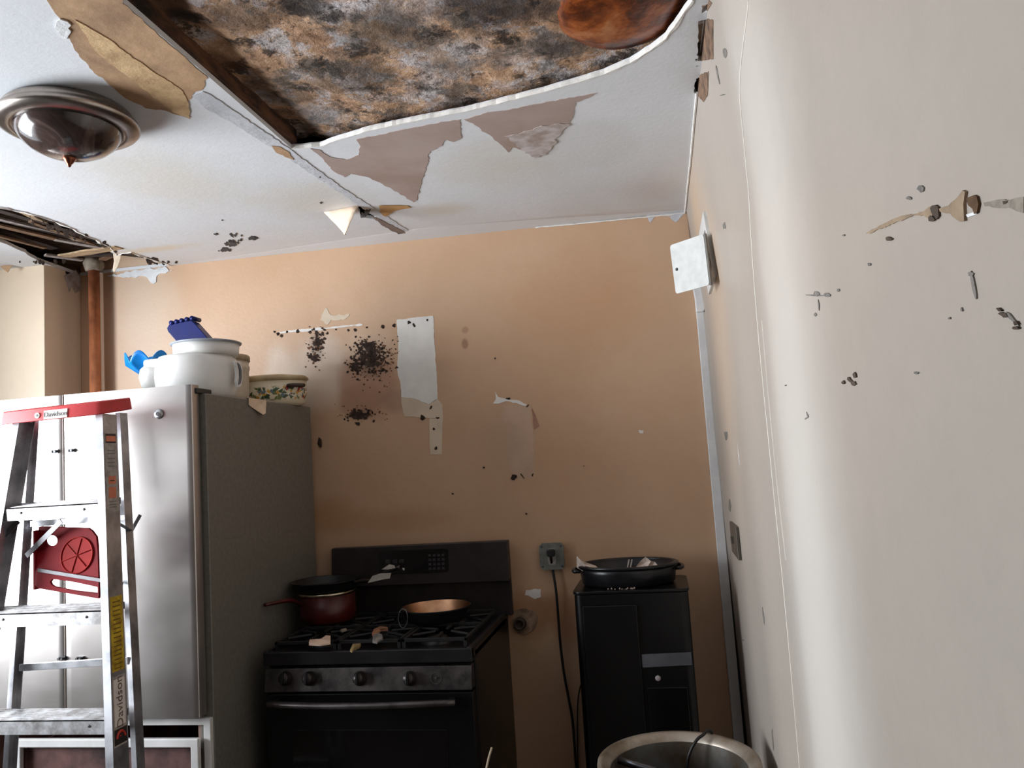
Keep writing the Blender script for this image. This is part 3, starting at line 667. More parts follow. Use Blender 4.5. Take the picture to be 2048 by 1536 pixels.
# torn paint on the side of the chase
zt_ = onX(150, 560, CX+.002)
bm = bmesh.new(); P = [onX(x, y, CX+.001) for x, y in [(128, 552), (150, 540), (165, 560), (163, 580), (150, 586), (143, 572), (138, 584), (133, 566)]]
prism(bm, P, (.004, 0, 0)); ob('paint_curl', bm, m_pinkw, chase)
bm = bmesh.new(); P = [onX(x, y, CX+.0005) for x, y in [(128, 532), (175, 534), (176, 560), (165, 575), (150, 548), (132, 548)]]
prism(bm, P, (.002, 0, 0)); ob('dirt_patch', bm, m_joist, chase)

# ------------------------------------------------------------------ lettering helper
def text_bm(s, size, mtx, ext=.0004):
    cu = bpy.data.curves.new('t', 'FONT'); cu.body = s; cu.size = size; cu.extrude = ext; cu.align_x = 'CENTER'; cu.align_y = 'CENTER'; cu.resolution_u = 3
    o = bpy.data.objects.new('t', cu); COL.objects.link(o); dg = bpy.context.evaluated_depsgraph_get(); me = bpy.data.meshes.new_from_object(o.evaluated_get(dg))
    bm = bmesh.new(); bm.from_mesh(me); bm.transform(mtx); bpy.data.objects.remove(o); bpy.data.curves.remove(cu); bpy.data.meshes.remove(me); return bm
def frame(o, x, y):     # matrix with local x, y axes; z = x cross y
    x = Vector(x).normalized(); y = Vector(y); y = (y-x*y.dot(x)).normalized(); z = x.cross(y)
    m = Matrix((x, y, z)).transposed().to_4x4(); m.translation = Vector(o); return m

# ------------------------------------------------------------------ refrigerator
m_steel = NT('brushed_steel')
mp = m_steel.new('ShaderNodeMapping'); mp.inputs['Scale'].default_value = (1.5, 1.5, 90); m_steel.link(m_steel.co, mp.inputs[0])
nf = m_steel.noise(6, 3, .6, vec=mp.outputs[0]); big = m_steel.noise(2.2, 4, .6)
rr_ = m_steel.ramp(m_steel.math('ADD', m_steel.math('MULTIPLY', nf, .3), m_steel.math('MULTIPLY', big, .7)), [(.3, .26), (.7, .36)])
m_steel = m_steel.fin(m_steel.ramp(big, [(.3, lin((184, 176, 172))), (.7, lin((202, 196, 192)))]), rr_, .92)
m_fside = M('fridge_side_grey', (124, 120, 112), .5, .2, var=.06, scale=60, bump=.0006)
m_gask = M('gasket', (44, 42, 42), .7)
m_liner = M('white_liner', (214, 212, 210), .4, var=.04)
FX0, FX1 = -2.462, -1.497; FY = 2.41
fr = thing('refrigerator', ((FX0+FX1)/2, 2.85, 0), 'stainless french-door refrigerator with handles missing and lower drawer front off, behind the ladder', 'refrigerator')
fb = (FY+.06, YB-.03)
fz_top = onY(404, 787, FY+.06).z
ob('body', bx(((FX0, fb[0], .05), (FX0+.05, fb[1], fz_top)), ((FX1-.05, fb[0], .05), (FX1, fb[1], fz_top)), ((FX0+.049, fb[0], .79), (FX1-.049, fb[1], fz_top-.0005)), ((FX0+.049, fb[1]-.05, .05), (FX1-.049, fb[1]-.0005, .80)), ((FX0+.049, fb[0], .05), (FX1-.049, fb[1]-.001, .10)), ((FX0+.05, fb[0]+.05, .0), (FX1-.05, fb[1]-.05, .06))), m_fside, fr, bevel=.004)
seam = onY(125, 779, FY).x; dz0 = onY(412, 1438, FY).z; dz1 = onY(378, 768, FY).z
dxr = onY(379, 768, FY).x
def door(x0, x1, name):
    n = 24; pr = []
    xm = (seam)
    for i in range(-2, n+3):
        x = x0 if i == -2 else x1 if i == n+2 else x0+.0015 if i == -1 else x1-.0015 if i == n+1 else x0+.004+(x1-x0-.008)*i/n; t_ = (x-xm)/.5; e = min(abs(x-x0), abs(x1-x))
        pr.append((x, FY+.012*t_*t_+(.004*(1-min(1, e/.004))**2)))
    bm = bmesh.new(); P = [Vector((x, y, dz0)) for x, y in pr]+[Vector((x1, FY+.052, dz0)), Vector((x0, FY+.052, dz0))]
    prism(bm, P, (0, 0, dz1-dz0)); o = ob(name, bm, m_steel, fr)
    for p in o.data.polygons: p.use_smooth = True
    md = o.modifiers.new('e', 'EDGE_SPLIT'); md.split_angle = R(35)
    return o
d1 = door(seam+.003, dxr, 'door'); d2 = door(FX0-.012, seam-.003, 'door')
ob('gasket', bx(((seam+.01, FY+.05, dz0+.01), (dxr-.006, FY+.062, dz1-.012))), m_gask, d1)
ob('gasket', bx(((FX0, FY+.05, dz0+.01), (seam-.01, FY+.062, dz1-.012))), m_gask, d2)
ob('mullion', bx(((seam-.02, FY+.03, dz0+.01), (seam+.02, FY+.06, dz1-.01))), M('black_plastic', (26, 26, 30), .5), fr)
m_stud = M('steel_stud', (90, 90, 92), .4, .8)
for px, py, d in ((112, 903, d2), (145, 901, d1), (126, 1316, d2), (162, 1316, d1)):
    p = onY(px, py, FY); bm = bmesh.new(); box(bm, (p.x-.012, FY-.006, p.z-.006), (p.x+.012, FY+.010, p.z+.006))
    lathe(bm, [(0, .012), (.004, .012), (.004, 0)], (0, 0, 0), 10, mtx=Matrix.Translation((p.x-.006, FY-.004, p.z)) @ Matrix.Rotation(R(90), 4, 'X'))
    lathe(bm, [(0, .012), (.004, .012), (.004, 0)], (0, 0, 0), 10, mtx=Matrix.Translation((p.x+.006, FY-.004, p.z)) @ Matrix.Rotation(R(90), 4, 'X'))
    ob('handle_stud', bm, m_stud, d)
p = onY(318, 828, FY+.006); bm = bmesh.new(); lathe(bm, [(0, .008), (.008, .008), (.0145, .006), (.017, 0), (0, 0)], (0, 0, 0), 28, mtx=Matrix.Translation(p) @ Matrix.Rotation(R(90), 4, 'X'))
ob('round_badge', bm, M('badge_silver', (170, 170, 172), .3, .8), d1, smooth=True)['label'] = 'small round silver badge'
bm = bmesh.new(); lathe(bm, [(0, .0094), (.006, .0094), (.007, .008), (0, .008)], (0, 0, 0), 20, mtx=Matrix.Translation(p) @ Matrix.Rotation(R(90), 4, 'X')); ob('badge_emblem', bm, m_stud, d1)
ob('hinge_cover', bx(((FX1-.07, FY+.03, fz_top-.001), (FX1-.012, FY+.12, fz_top+.018))), M('hinge_dark', (58, 54, 50), .5), fr, bevel=.004)
# freezer opening with white liner and basket
Yl = FY+.045
zt0 = dz0-.012
o = ob('freezer_liner', sheet([(FX0+.03, .08), (FX1-.004, .08), (FX1-.004, zt0), (FX0+.03, zt0)], [[(FX0+.06, .11), (FX1-.03, .11), (FX1-.03, zt0-.022), (FX0+.06, zt0-.022)]], lambda x, z: Vector((x, Yl, z)), (0, 1, 0), .02), m_liner, fr, bevel=.003); o['label'] = 'white freezer opening frame'
ob('liner_walls', bx(((FX0+.045, Yl+.02, .10), (FX0+.06, fb[1]-.06, zt0-.01)), ((FX1-.06, Yl+.02, .10), (FX1-.051, fb[1]-.06, zt0-.01)), ((FX0+.06, fb[1]-.07, .10), (FX1-.06, fb[1]-.055, zt0-.01)), ((FX0+.06, Yl+.02, zt0-.012), (FX1-.06, fb[1]-.06, zt0-.004))), M('reflection_tint_liner', (150, 120, 110), .5, var=.2), fr)  # reddish-brown reflection on the white liner, painted into its colour
zb0 = onY(230, 1478, Yl-.02).z; xbl = onY(28, 1495, Yl-.02).x; xbr = onY(397, 1490, Yl-.02).x
zb1 = zb0-.028
o = ob('drawer_frame', sheet([(xbl, .12), (xbr, .12), (xbr, zb0), (xbl, zb0)], [[(xbl+.025, .15), (xbr-.028, .15), (xbr-.028, zb1), (xbl+.025, zb1)]], lambda x, z: Vector((x, Yl-.022, z)), (0, 1, 0), .018), m_liner, fr, bevel=.004); o['label'] = 'white inner drawer frame'
ob('drawer_basket', bx(((xbl+.02, Yl, .14), (xbl+.03, fb[1]-.12, zb1-.01)), ((xbr-.03, Yl, .14), (xbr-.02, fb[1]-.12, zb1-.01)), ((xbl+.02, Yl, .13), (xbr-.02, fb[1]-.12, .145)), ((xbl+.02, fb[1]-.13, .14), (xbr-.02, fb[1]-.12, zb1-.01)), ((xbl+.03, Yl+.01, zb1-.10), (xbr-.03, Yl+.016, zb1-.012))), M('brown_basket', (96, 66, 62), .5, var=.35, scale=9), fr)

# ------------------------------------------------------------------ step ladder
m_al = M('aluminium', (206, 206, 210), .34, .85, var=.10, scale=9, c2=(150, 150, 154))
m_al2 = M('worn_aluminium', (198, 198, 200), .4, .7, var=.12, scale=30, c2=(150, 146, 144))
m_red = M('red_plastic', (206, 60, 62), .5, var=.1, scale=8)
m_red2 = M('dark_red_plastic', (140, 12, 22), .6, var=.12, scale=10, spec=.2)
ld = thing('step_ladder', (-1.78, 1.9, 0), 'folded aluminium step ladder with a red top cap leaning at the refrigerator', 'ladder')
def ladY(z, back=0): return 2.14-(1.74-z)*.16+back
def onL(px, py, back=0):    # pixel on the ladder's leaning plane
    Y = 2.1+back
    for _ in range(8): p = onY(px, py, Y); Y = ladY(p.z, back)
    return p
def rail(p, q, depth, side, name, mat, fl=.024, th=.0022):
    """C-channel between p (top) and q (bottom); web in the YZ plane, flanges reach towards the ladder's middle"""
    bm = bmesh.new(); s_ = -side*fl
    prof = [(0, 0), (s_, 0), (s_, th), (-side*th, th), (-side*th, depth-th), (s_, depth-th), (s_, depth), (0, depth)]
    A = [bm.verts.new((p.x+a, p.y+b, p.z)) for a, b in prof]; B = [bm.verts.new((q.x+a, q.y+b, q.z)) for a, b in prof]
    n = len(prof)
    for i in range(n): bm.faces.new((A[i], A[(i+1) % n], B[(i+1) % n], B[i]))
    bm.faces.new(A); bm.faces.new(B[::-1]); return ob(name, bm, mat, ld)
def extend(a, b, z): t_ = (z-a.z)/(b.z-a.z); return a.lerp(b, t_)
# front rails: outer front corner of each web
fa, fb_ = onL(205, 830), onL(226, 1500); FRt, FRb = extend(fa, fb_, 1.75), extend(fa, fb_, .03)
la, lb = onL(24, 850), onL(-4, 1010); FLt, FLb = extend(la, lb, 1.75), extend(la, lb, .03)
FRD = .064
rail(FRt, FRb, FRD, 1, 'front_rail', m_al); rail(FLt, FLb, FRD, -1, 'front_rail', m_al)
ra, rb = onL(240, 830, .105), onL(272, 1500, .105); RRt, RRb = extend(ra, rb, 1.76), extend(ra, rb, .05)
sa, sb = onL(52, 850, .105), onL(28, 1200, .105); RLt, RLb = extend(sa, sb, 1.76), extend(sa, sb, .05)
rr1 = rail(RRt, RRb, .036, 1, 'rear_rail', m_al, .016); rl1 = rail(RLt, RLb, .036, -1, 'rear_rail', m_al, .016)
m_foot = M('black_rubber', (30, 30, 32), .8)
for p, d in ((FRb, .064), (FLb, .064), (RRb, .036), (RLb, .036)):
    ob('rubber_foot', bx(((p.x-.028, p.y-.006, 0), (p.x+.028, p.y+d+.006, .05))), m_foot, ld, bevel=.004)
def xr(z): return extend(FRt, FRb, z).x
def xl(z): return extend(FLt, FLb, z).x
tilt = .17
zs = [onL(195, 1006).z, onL(195, 1222).z, onL(200, 1441).z]; zs.append(zs[2]-.30); zs.append(zs[3]-.30) if zs[3] > .5 else None
m_riv = M('rivet', (90, 88, 88), .5, .6)
for k, z in enumerate(zs):
    y = ladY(z); bm = bmesh.new()
    x0, x1 = xl(z)+.003, xr(z)-.003; dp = .070; lipz = .038
    # tread (sloping up to the back because the ladder is folded), front lip, rear lip, grip ribs
    def P(x, dy, dz): return Vector((x, y+.0035+dy-dz*.0, z+dy*tilt+dz))
    for a, b, c, d in ((0, dp, -.003, 0), (0, .003, -lipz, 0), (dp-.003, dp, -.02, 0)):
        v = [bm.verts.new(P(x, dy, dz)) for x, dy, dz in ((x0, a, c), (x1, a, c), (x1, b, c), (x0, b, c), (x0, a, d), (x1, a, d), (x1, b, d), (x0, b, d))]
        for f in ((0,3,2,1),(4,5,6,7),(0,1,5,4),(1,2,6,5),(2,3,7,6),(3,0,4,7)): bm.faces.new([v[i] for i in f])
    for r_ in range(7):
        a = .008+r_*.009; v = [bm.verts.new(P(x, dy, dz)) for x, dy, dz in ((x0, a, 0), (x1, a, 0), (x1, a+.003, 0), (x0, a+.003, 0), (x0, a, .0015), (x1, a, .0015), (x1, a+.003, .0015), (x0, a+.003, .0015))]
        for f in ((4,5,6,7),(0,1,5,4),(1,2,6,5),(2,3,7,6),(3,0,4,7)): bm.faces.new([v[i] for i in f])
    st = ob('step', bm, m_al2, ld)
    for x in (x0+.02, x0+.075, x1-.07, x1-.012):
        bm = bmesh.new(); lathe(bm, [(0, .003), (.003, .0025), (.0042, 0)], (0, 0, 0), 10, mtx=Matrix.Translation((x, y+.0035, z-.016)) @ Matrix.Rotation(R(90), 4, 'X'))
        ob('rivet', bm, m_riv, st)
# rear horizontal braces
for (a, b, h) in (((38, 1336), (255, 1322), .020), ((60, 1048), (250, 1035), .018)):
    p, q = onL(*a, .10), onL(*b, .10)
    bm = bmesh.new(); prism(bm, [p+Vector((0, 0, -h/2)), q+Vector((0, 0, -h/2)), q+Vector((0, 0, h/2)), p+Vector((0, 0, h/2))], (0, .012, 0)); ob('rear_brace', bm, m_al, ld, bevel=.001)
# folded spreader bars
m_dal = M('dull_aluminium', (120, 118, 120), .45, .6, var=.1)
def flat(a, b, wd, back0, back1, name, mat=m_dal, th=.003):
    p, q = onL(*a, back0), onL(*b, back1); d = (q-p).normalized(); n_ = Vector((0, 1, 0)); s_ = d.cross(n_).normalized()*wd/2
    bm = bmesh.new(); prism(bm, [p-s_, q-s_, q+s_, p+s_], (0, th, 0)); return ob(name, bm, mat, ld)
flat((-6, 1085), (36, 1042), .016, .045, .05, 'spreader_bar'); flat((52, 1112), (122, 1042), .016, .085, .05, 'spreader_bar')
flat((262, 1062), (280, 1030), .010, .15, .15, 'spreader_bar'); flat((238, 1048), (262, 1062), .012, .07, .12, 'spreader_bar')
flat((75, 1140), (245, 1168), .010, .086, .086, 'shelf_bar')
# red folding paint shelf
Ls = 7.314
def rs(l): return [(x/Ls, 1030+y/Ls) for x, y in l]
yS = .092
def toS(pts): return [(lambda p: (p.x, p.z))(onL(*q, yS)) for q in pts]
outer = toS(rs([(560,175),(600,165),(1290,190),(1340,225),(1410,320),(1430,520),(1450,1100),(1440,1225),(1330,1205),(560,1075),(515,1035),(520,760),(560,350)]))
def circ(px, py, r, n=20): return [(px+r*math.cos(2*math.pi*i/n), py+r*math.sin(2*math.pi*i/n)) for i in range(n)]
hole1 = toS(rs([(750+88*math.cos(a*math.pi/8), 375+80*math.sin(a*math.pi/8)) for a in range(16)]))
slot = toS(rs([(760,945),(830,945),(1100,985),(1425,1055),(1425,1145),(1080,1105),(800,1050),(750,1020),(735,980)]))
fS = lambda x, z: Vector((x, ladY(z, yS), z))
sh = ob('paint_shelf', sheet(outer, [hole1, slot], fS, (0, 1, 0), .009), m_red2, ld, bevel=.0015); sh['label'] = 'red folding paint shelf with a round recess'
c = onL(1130/Ls, 1030+590/Ls, yS); bm = bmesh.new()
lathe(bm, [(.052, 0), (.052, .005), (.055, .005), (.055, 0)], (0, 0, 0), 40, mtx=Matrix.Translation((c.x, c.y+.001, c.z)) @ Matrix.Rotation(R(90-9), 4, 'X') @ Matrix.Scale(1.0, 4))
lathe(bm, [(0, .0025), (.052, .0025)], (0, 0, 0), 40, mtx=Matrix.Translation((c.x, c.y+.001, c.z)) @ Matrix.Rotation(R(90-9), 4, 'X'))
for a in range(3):
    v = Vector((math.cos(a*math.pi/3+.3), 0, math.sin(a*math.pi/3+.3)))*.050; v.y = v.z*.16; tube(bm, [Vector((c.x, c.y-.003, c.z))-v, Vector((c.x, c.y-.003, c.z))+v], .0012, 5)
ob('shelf_recess', bm, M('bright_red_plastic', (166, 26, 22), .6, var=.08, spec=.2), sh, smooth=True)
ob('shelf_bracket', bx(((onL(78, 1060, yS).x-.004, 2.16, onL(78, 1180, yS).z), (onL(78, 1060, yS).x+.002, 2.185, onL(78, 1060, yS).z))), m_red2, ld)
# red cap
cl, crr = onY(10, 835, 2.135), onY(200, 814, 2.115)
cd_ = .15; ct = .16
bm = bmesh.new()
def CP(x, dy, dz): return Vector((x, 2.118+dy+(crr.x-x)*.03, 0))
zL = onY(10, 850, 2.13).z; zR = onY(200, 829, 2.118).z; hC = .040
def capz(x): return zL+(zR-zL)*(x-cl.x)/(crr.x-cl.x)
prof = [(cl.x, .0), (cl.x+.012, -.006), (crr.x-.012, -.006), (crr.x, .002), (crr.x+.006, cd_*.6), (crr.x-.002, cd_), (cl.x+.03, cd_), (cl.x-.002, cd_*.6)]
lo = [bm.verts.new((x, 2.118+dy, capz(x)+dy*ct)) for x, dy in prof]; hi = [bm.verts.new((x+(.004 if x < -1.8 else -.004), 2.118+dy+(.004 if dy < .05 else -.004), capz(x)+hC+dy*ct*.9)) for x, dy in prof]
n = len(lo); bm.faces.new(lo[::-1]); bm.faces.new(hi)
for i in range(n): bm.faces.new((lo[i], lo[(i+1) % n], hi[(i+1) % n], hi[i]))
ob('top_cap', bm, m_red, ld, bevel=.004)['label'] = 'faded red plastic top cap'
cx_ = Vector((1, 0, (zR-zL)/(crr.x-cl.x))).normalized(); cy_ = Vector((0, .1, 1))
def decal(cx, cy, cz, w_, h_, X, Yv, mat, name, off=.0006):
    mt = frame((cx, cy, cz), X, Yv); bm = bmesh.new(); box(bm, (-w_/2, -h_/2, 0), (w_/2, h_/2, off)); bm.transform(mt); return ob(name, bm, mat, ld)
m_stick = M('white_sticker', (222, 212, 206), .5, var=.04); m_ink = M('grey_ink', (128, 124, 122), .6)
sp = onY(111, 828, 2.111); decal(sp.x, 2.1115, sp.z, .080, .027, cx_, cy_, m_stick, 'cap_sticker', .0012)
ob('cap_lettering', text_bm('Davidson', .021, frame((sp.x, 2.1096, sp.z), cx_, cy_)), m_ink, ld)
sp = onY(74, 831, 2.111); bm = bmesh.new(); lathe(bm, [(0, .002), (.0085, .002), (.0085, 0)], (0, 0, 0), 20, mtx=Matrix.Translation((sp.x, 2.1125, sp.z)) @ Matrix.Rotation(R(90), 4, 'X')); ob('cap_emblem', bm, m_stick, ld)
bm = bmesh.new(); lathe(bm, [(0, .003), (.004, .003), (.004, 0)], (0, 0, 0), 14, mtx=Matrix.Translation((sp.x, 2.1125, sp.z)) @ Matrix.Rotation(R(90), 4, 'X')); ob('cap_emblem', bm, m_ink, ld)
# stickers on the right front rail (its web faces +X)
def onW(px, py):
    X = -1.6
    for _ in range(12):
        p = onX(px, py, X); X = extend(FRt, FRb, p.z).x
    return p
def wsticker(pyt, pyb, mat, name, wfrac=.8, off=.0006, sh_=0):
    pt, pb = extend(FRt, FRb, onW(224, pyt).z), extend(FRt, FRb, onW(224, pyb).z)
    up_ = (pt-pb); c = (pt+pb)/2; c.y += FRD/2; h_ = up_.length
    u1 = up_.normalized(); mt = Matrix(((0, u1.x, 1, c.x+.0002), (1, u1.y, 0, c.y), (0, u1.z, 0, c.z), (0, 0, 0, 1))); bm = bmesh.new(); box(bm, (-FRD*wfrac/2+sh_, -h_/2, 0), (FRD*wfrac/2+sh_, h_/2, off)); bm.transform(mt)
    return ob(name, bm, mat, ld), mt, h_
m_or = M('orange_sticker', (206, 120, 90), .5); m_ye = M('yellow_sticker', (196, 166, 40), .5, var=.15, scale=40, c2=(150, 118, 30)); m_gs = M('grey_sticker', (166, 158, 150), .5, var=.1, scale=50, c2=(140, 132, 126)); m_bk = M('black_ink', (40, 34, 32), .5); m_rd = M('red_ink', (196, 52, 34), .5)
wsticker(866, 1024, m_gs, 'warning_sticker', .84)
wsticker(868, 886, m_bk, 'sticker_mark', .72, .0009); wsticker(872, 883, m_or, 'sticker_mark', .66, .0012)
wsticker(952, 968, m_or, 'sticker_mark', .5, .0010); wsticker(974, 996, m_or, 'sticker_mark', .5, .0010)
o, mt, h_ = wsticker(960, 962, m_bk, 'sticker_mark', .3, .0013)
for y_ in (900, 906, 916, 924, 931, 1002, 1008, 1013): wsticker(y_, y_+2.2, M('sticker_print', (120, 116, 108), .6), 'sticker_mark', .5, .0009)
wsticker(1194, 1346, m_ye, 'danger_sticker', .80)[0]['label'] = 'yellow warning sticker'
for y_ in range(1204, 1340, 9): wsticker(y_, y_+2.5, M('brown_ink', (112, 84, 20), .6), 'sticker_mark', .5, .0009)
wsticker(1356, 1500, m_gs, 'name_sticker', .84)
o, mt, h_ = wsticker(1362, 1458, m_stick, 'sticker_mark', .7, .0009)
# reads upwards along the rail
ob('rail_lettering', text_bm('Davidson', .036, mt @ Matrix.Translation((0, 0, .0014)) @ Matrix.Rotation(R(90), 4, 'Z')), M('ink_brown_grey', (110, 98, 90), .6), ld)
wsticker(1464, 1496, m_bk, 'sticker_mark', .8, .0012)
o, mt, h_ = wsticker(1479, 1481, m_rd, 'sticker_mark', .1, .0014)
bm = bmesh.new(); tube(bm, [(.016*math.cos(a*math.pi/10), .016*math.sin(a*math.pi/10)-.004, .0016) for a in range(11)], .0035, 5); bm.transform(mt); ob('sticker_mark', bm, m_rd, ld)

# ------------------------------------------------------------------ things on top of the refrigerator
ft = fz_top
def topthing(name, x, y, label, cat): return thing(name, (x, y, ft), label, cat)
m_wp = M('white_appliance_plastic', (226, 224, 220), .45, var=.03)
m_cream2 = M('cream_plastic', (206, 192, 172), .5, var=.08)
# white appliance
YA = 2.71
ap = topthing('food_steamer', -1.72, YA, 'white plastic kitchen appliance with a rounded spout and dark slot, front of the refrigerator top', 'appliance')
xl_, xr_ = onY(318, 740, YA).x, onY(467, 740, YA).x; zt_ = onY(400, 706, YA-.1).z; cxA = (xl_+xr_)/2+.005; rA = (xr_-xl_)/2-.005
ZA0, ZA1 = ft, zt_
bm = bmesh.new(); hA = ZA1-ZA0
prA = [(0, 0), (.80, 0), (.90, .10), (.97, .3), (1.0, .55), (.985, .8), (.95, .93), (.90, 1.0), (0, 1.0)]
lathe(bm, [(r*rA, z*hA) for r, z in prA], (cxA, YA, ZA0), 56, 1, 1.0); ob('base', bm, m_wp, ap, smooth=True)
# spout block on the left
bm = bmesh.new(); px0 = onY(294, 750, YA).x
lathe(bm, [(0, -.05), (.03, -.05), (.052, -.034), (.06, 0), (.056, .03), (.036, .05), (0, .052)], (px0+.062, YA-.03, ZA0+hA*.60), 28, 1, 1.1); ob('spout', bm, m_wp, ap, smooth=True)
bm = bmesh.new(); box(bm, (px0+.05, YA-.10, ZA0+hA*.78), (px0+.13, YA+.02, ZA0+hA*.98)); ob('spout_lid', bm, m_wp, ap, bevel=.012, seg=4)
# slot
sp = onY(443, 742, YA-.12); ang = 0
bm = bmesh.new(); dv = Vector((sp.x-cxA, -math.sqrt(max(1e-4, (rA*.995)**2-(sp.x-cxA)**2)), 0)); c0 = Vector((cxA, YA, sp.z))+dv; nn = dv.normalized(); tt = Vector((0, 0, 1)).cross(nn)
P = [c0+tt*a+Vector((0, 0, b))+nn*.0005 for a, b in ((-.012, .040), (.004, .034), (.013, .014), (.013, -.014), (.004, -.036), (-.010, -.042), (-.002, -.014), (-.002, .014))]
prism(bm, P, nn*.009); ob('slot', bm, M('slot_grey', (110, 112, 116), .5), ap)
bm = bmesh.new(); P = [c0+tt*a+Vector((0, 0, b))-nn*.004 for a, b in ((-.028, .044), (.012, .048), (.022, .025), (.024, -.015), (.012, -.045), (-.008, -.052), (-.018, -.03), (-.012, .0), (-.018, .025))]
prism(bm, P, nn*.011); ob('handle_guard', bm, m_wp, ap, bevel=.002)
# round container standing on it, grey rim
pt = thing('round_tub', (cxA+.02, YA, ZA1), 'shallow white round tub with a grey rim on top of the white appliance', 'tub')
xa_, xb_ = onY(352, 690, YA).x, onY(474, 690, YA).x; rT = (xb_-xa_)/2; cT = (xa_+xb_)/2; zT = onY(412, 683, YA-.05).z; hT = zT-ZA1
bm = bmesh.new(); lathe(bm, [(0, 0), (rT*.90, 0), (rT*.93, hT*.3), (rT*.95, hT*.9), (rT*.93, hT*.9), (rT*.90, hT*.35), (0, hT*.3)], (cT, YA, ZA1), 56); ob('tub_wall', bm, m_wp, pt, smooth=True)
bm = bmesh.new(); lathe(bm, [(rT*.92, hT*.88), (rT*1.0, hT*.90), (rT*1.02, hT*1.0), (rT*.98, hT*1.04), (rT*.92, hT*1.0)], (cT, YA, ZA1), 56, close=True); ob('rim', bm, M('grey_rim', (150, 156, 166), .4), pt, smooth=True)
# clear-tan pot behind/right
YP = 2.98
xp0, xp1 = onY(400, 740, YP).x, onY(494, 740, YP).x; zp1 = onY(490, 711, YP).z; rP = .155; rP = .11; cP = xp1-rP; 
cp = topthing('cream_pot', cP, YP, 'tan cream cylindrical pot with stepped rim just behind the white appliance', 'pot')
hP = zp1-ft
bm = bmesh.new(); lathe(bm, [(0, 0), (rP*.92, 0), (rP*.94, hP*.25), (rP*.95, hP*.70), (rP*.98, hP*.74), (rP*.98, hP*.80), (rP*.95, hP*.82), (rP*.96, hP*.90), (0, hP*.90)], (cP, YP, ft), 48); ob('pot_body', bm, m_cream2, cp, smooth=True)
bm = bmesh.new(); lathe(bm, [(rP*.94, hP*.90), (rP*1.0, hP*.90), (rP*1.0, hP), (rP*.96, hP*1.02), (0, hP*1.0)], (cP, YP, ft), 48); ob('pot_lid', bm, M('tan_lid', (170, 150, 122), .5, var=.15, scale=30), cp, smooth=True)
# dark blue ribbed tray
YBt = YA-.02
b1_ = thing('ribbed_tray', (onY(385, 683, YBt).x, YBt, ZA1+hT*.3), 'dark blue tray with a ribbed edge standing tilted in the white tub', 'tray')
m_blue = M('navy_plastic', (10, 24, 92), .35, spec=.25, var=.15, scale=10)
P = [onY(x, y, YBt) for x, y in [(333, 657), (338, 648), (380, 640), (386, 643), (428, 690), (362, 694), (336, 664)]]
bm = bmesh.new(); prism(bm, P, (0, .045, 0)); ob('tray_body', bm, m_blue, b1_, bevel=.003)
for i in range(5):
    c = onY(343+i*10.3, 645.5-i*2.3, YBt); bm = bmesh.new(); tube(bm, [c+Vector((0, -.004, 0)), c+Vector((0, .049, 0))], .0085, 12); ob('rib', bm, m_blue, b1_, smooth=True)
# bright blue petal bowl
YF_ = 2.84
m_cy = M('bright_blue_plastic', (20, 140, 220), .3, var=.15, scale=12, c2=(10, 110, 190))
fl_ = topthing('petal_bowl', onY(300, 720, YF_).x, YF_, 'bright blue petal-shaped bowl poking out left of the white appliance', 'bowl')
bm = bmesh.new(); cF = onY(302, 742, YF_); nP = 7
petal = [(255, 690), (262, 712), (282, 732), (296, 736)]
rings = []
for j in range(9):
    v = j/8; ring = []
    for i in range(70):
        a = 2*math.pi*i/70; pk = abs(math.cos(a*nP/2))
        r = .020+.075*v; z = -.06+.055*v*(1+.0)+.045*v*v*pk
        ring.append(bm.verts.new((cF.x+r*math.cos(a+.35), YF_+r*math.sin(a+.35), cF.z+z+.03)))
    rings.append(ring)
for a, b in zip(rings, rings[1:]):
    for i in range(70): bm.faces.new((a[i], a[(i+1) % 70], b[(i+1) % 70], b[i]))
bm.faces.new(rings[0]); o = ob('bowl_shell', bm, m_cy, fl_, smooth=True); o.modifiers.new('s', 'SOLIDIFY').thickness = .003
zmin = min((o.matrix_basis @ v.co).z for v in o.data.vertices)
bm = bmesh.new(); lathe(bm, [(0, 0), (.03, 0), (.026, .02), (.02, max(.02, cF.z-.03-ft)), (0, max(.02, cF.z-.03-ft))], (cF.x, YF_, ft), 24); ob('bowl_foot', bm, m_cy, fl_, smooth=True)
# enamel roaster with painted flowers
YR = 3.17
xR1 = onY(612, 770, YR).x; xR0 = xR1-.36; cR = (xR0+xR1)/2; rR = .18; zR1 = onY(560, 748, YR-.1).z
ro_ = topthing('enamel_roaster', cR, YR, 'cream enamel roasting pot with painted flowers and dark handles atop the refrigerator', 'pot')
t = NT('flowered_enamel')
base = lin((222, 208, 180)); sepz = t.new('ShaderNodeSeparateXYZ'); t.link(t.co, sepz.inputs[0])
band = t.blob((0, 0, .050), (9, 9, .034), .35, .35, 22)
vo = t.new('ShaderNodeTexVoronoi'); vo.inputs['Scale'].default_value = 58; wn = t.new('ShaderNodeTexNoise'); wn.inputs['Scale'].default_value = 40; t.link(t.co, wn.inputs['Vector']); wa = t.new('ShaderNodeVectorMath', operation='MULTIPLY_ADD'); wa.inputs[1].default_value = (.035, .035, .035); t.link(wn.outputs['Color'], wa.inputs[0]); t.link(t.co, wa.inputs[2]); t.link(wa.outputs[0], vo.inputs['Vector'])
sx_ = t.new('ShaderNodeSeparateColor'); t.link(vo.outputs['Color'], sx_.inputs[0])
fc = t.ramp(sx_.outputs[0], [(0, lin((60, 80, 50))), (.28, lin((90, 110, 120))), (.45, lin((200, 150, 60))), (.60, lin((160, 40, 34))), (.74, lin((110, 120, 70))), (.86, base)], 'CONSTANT')
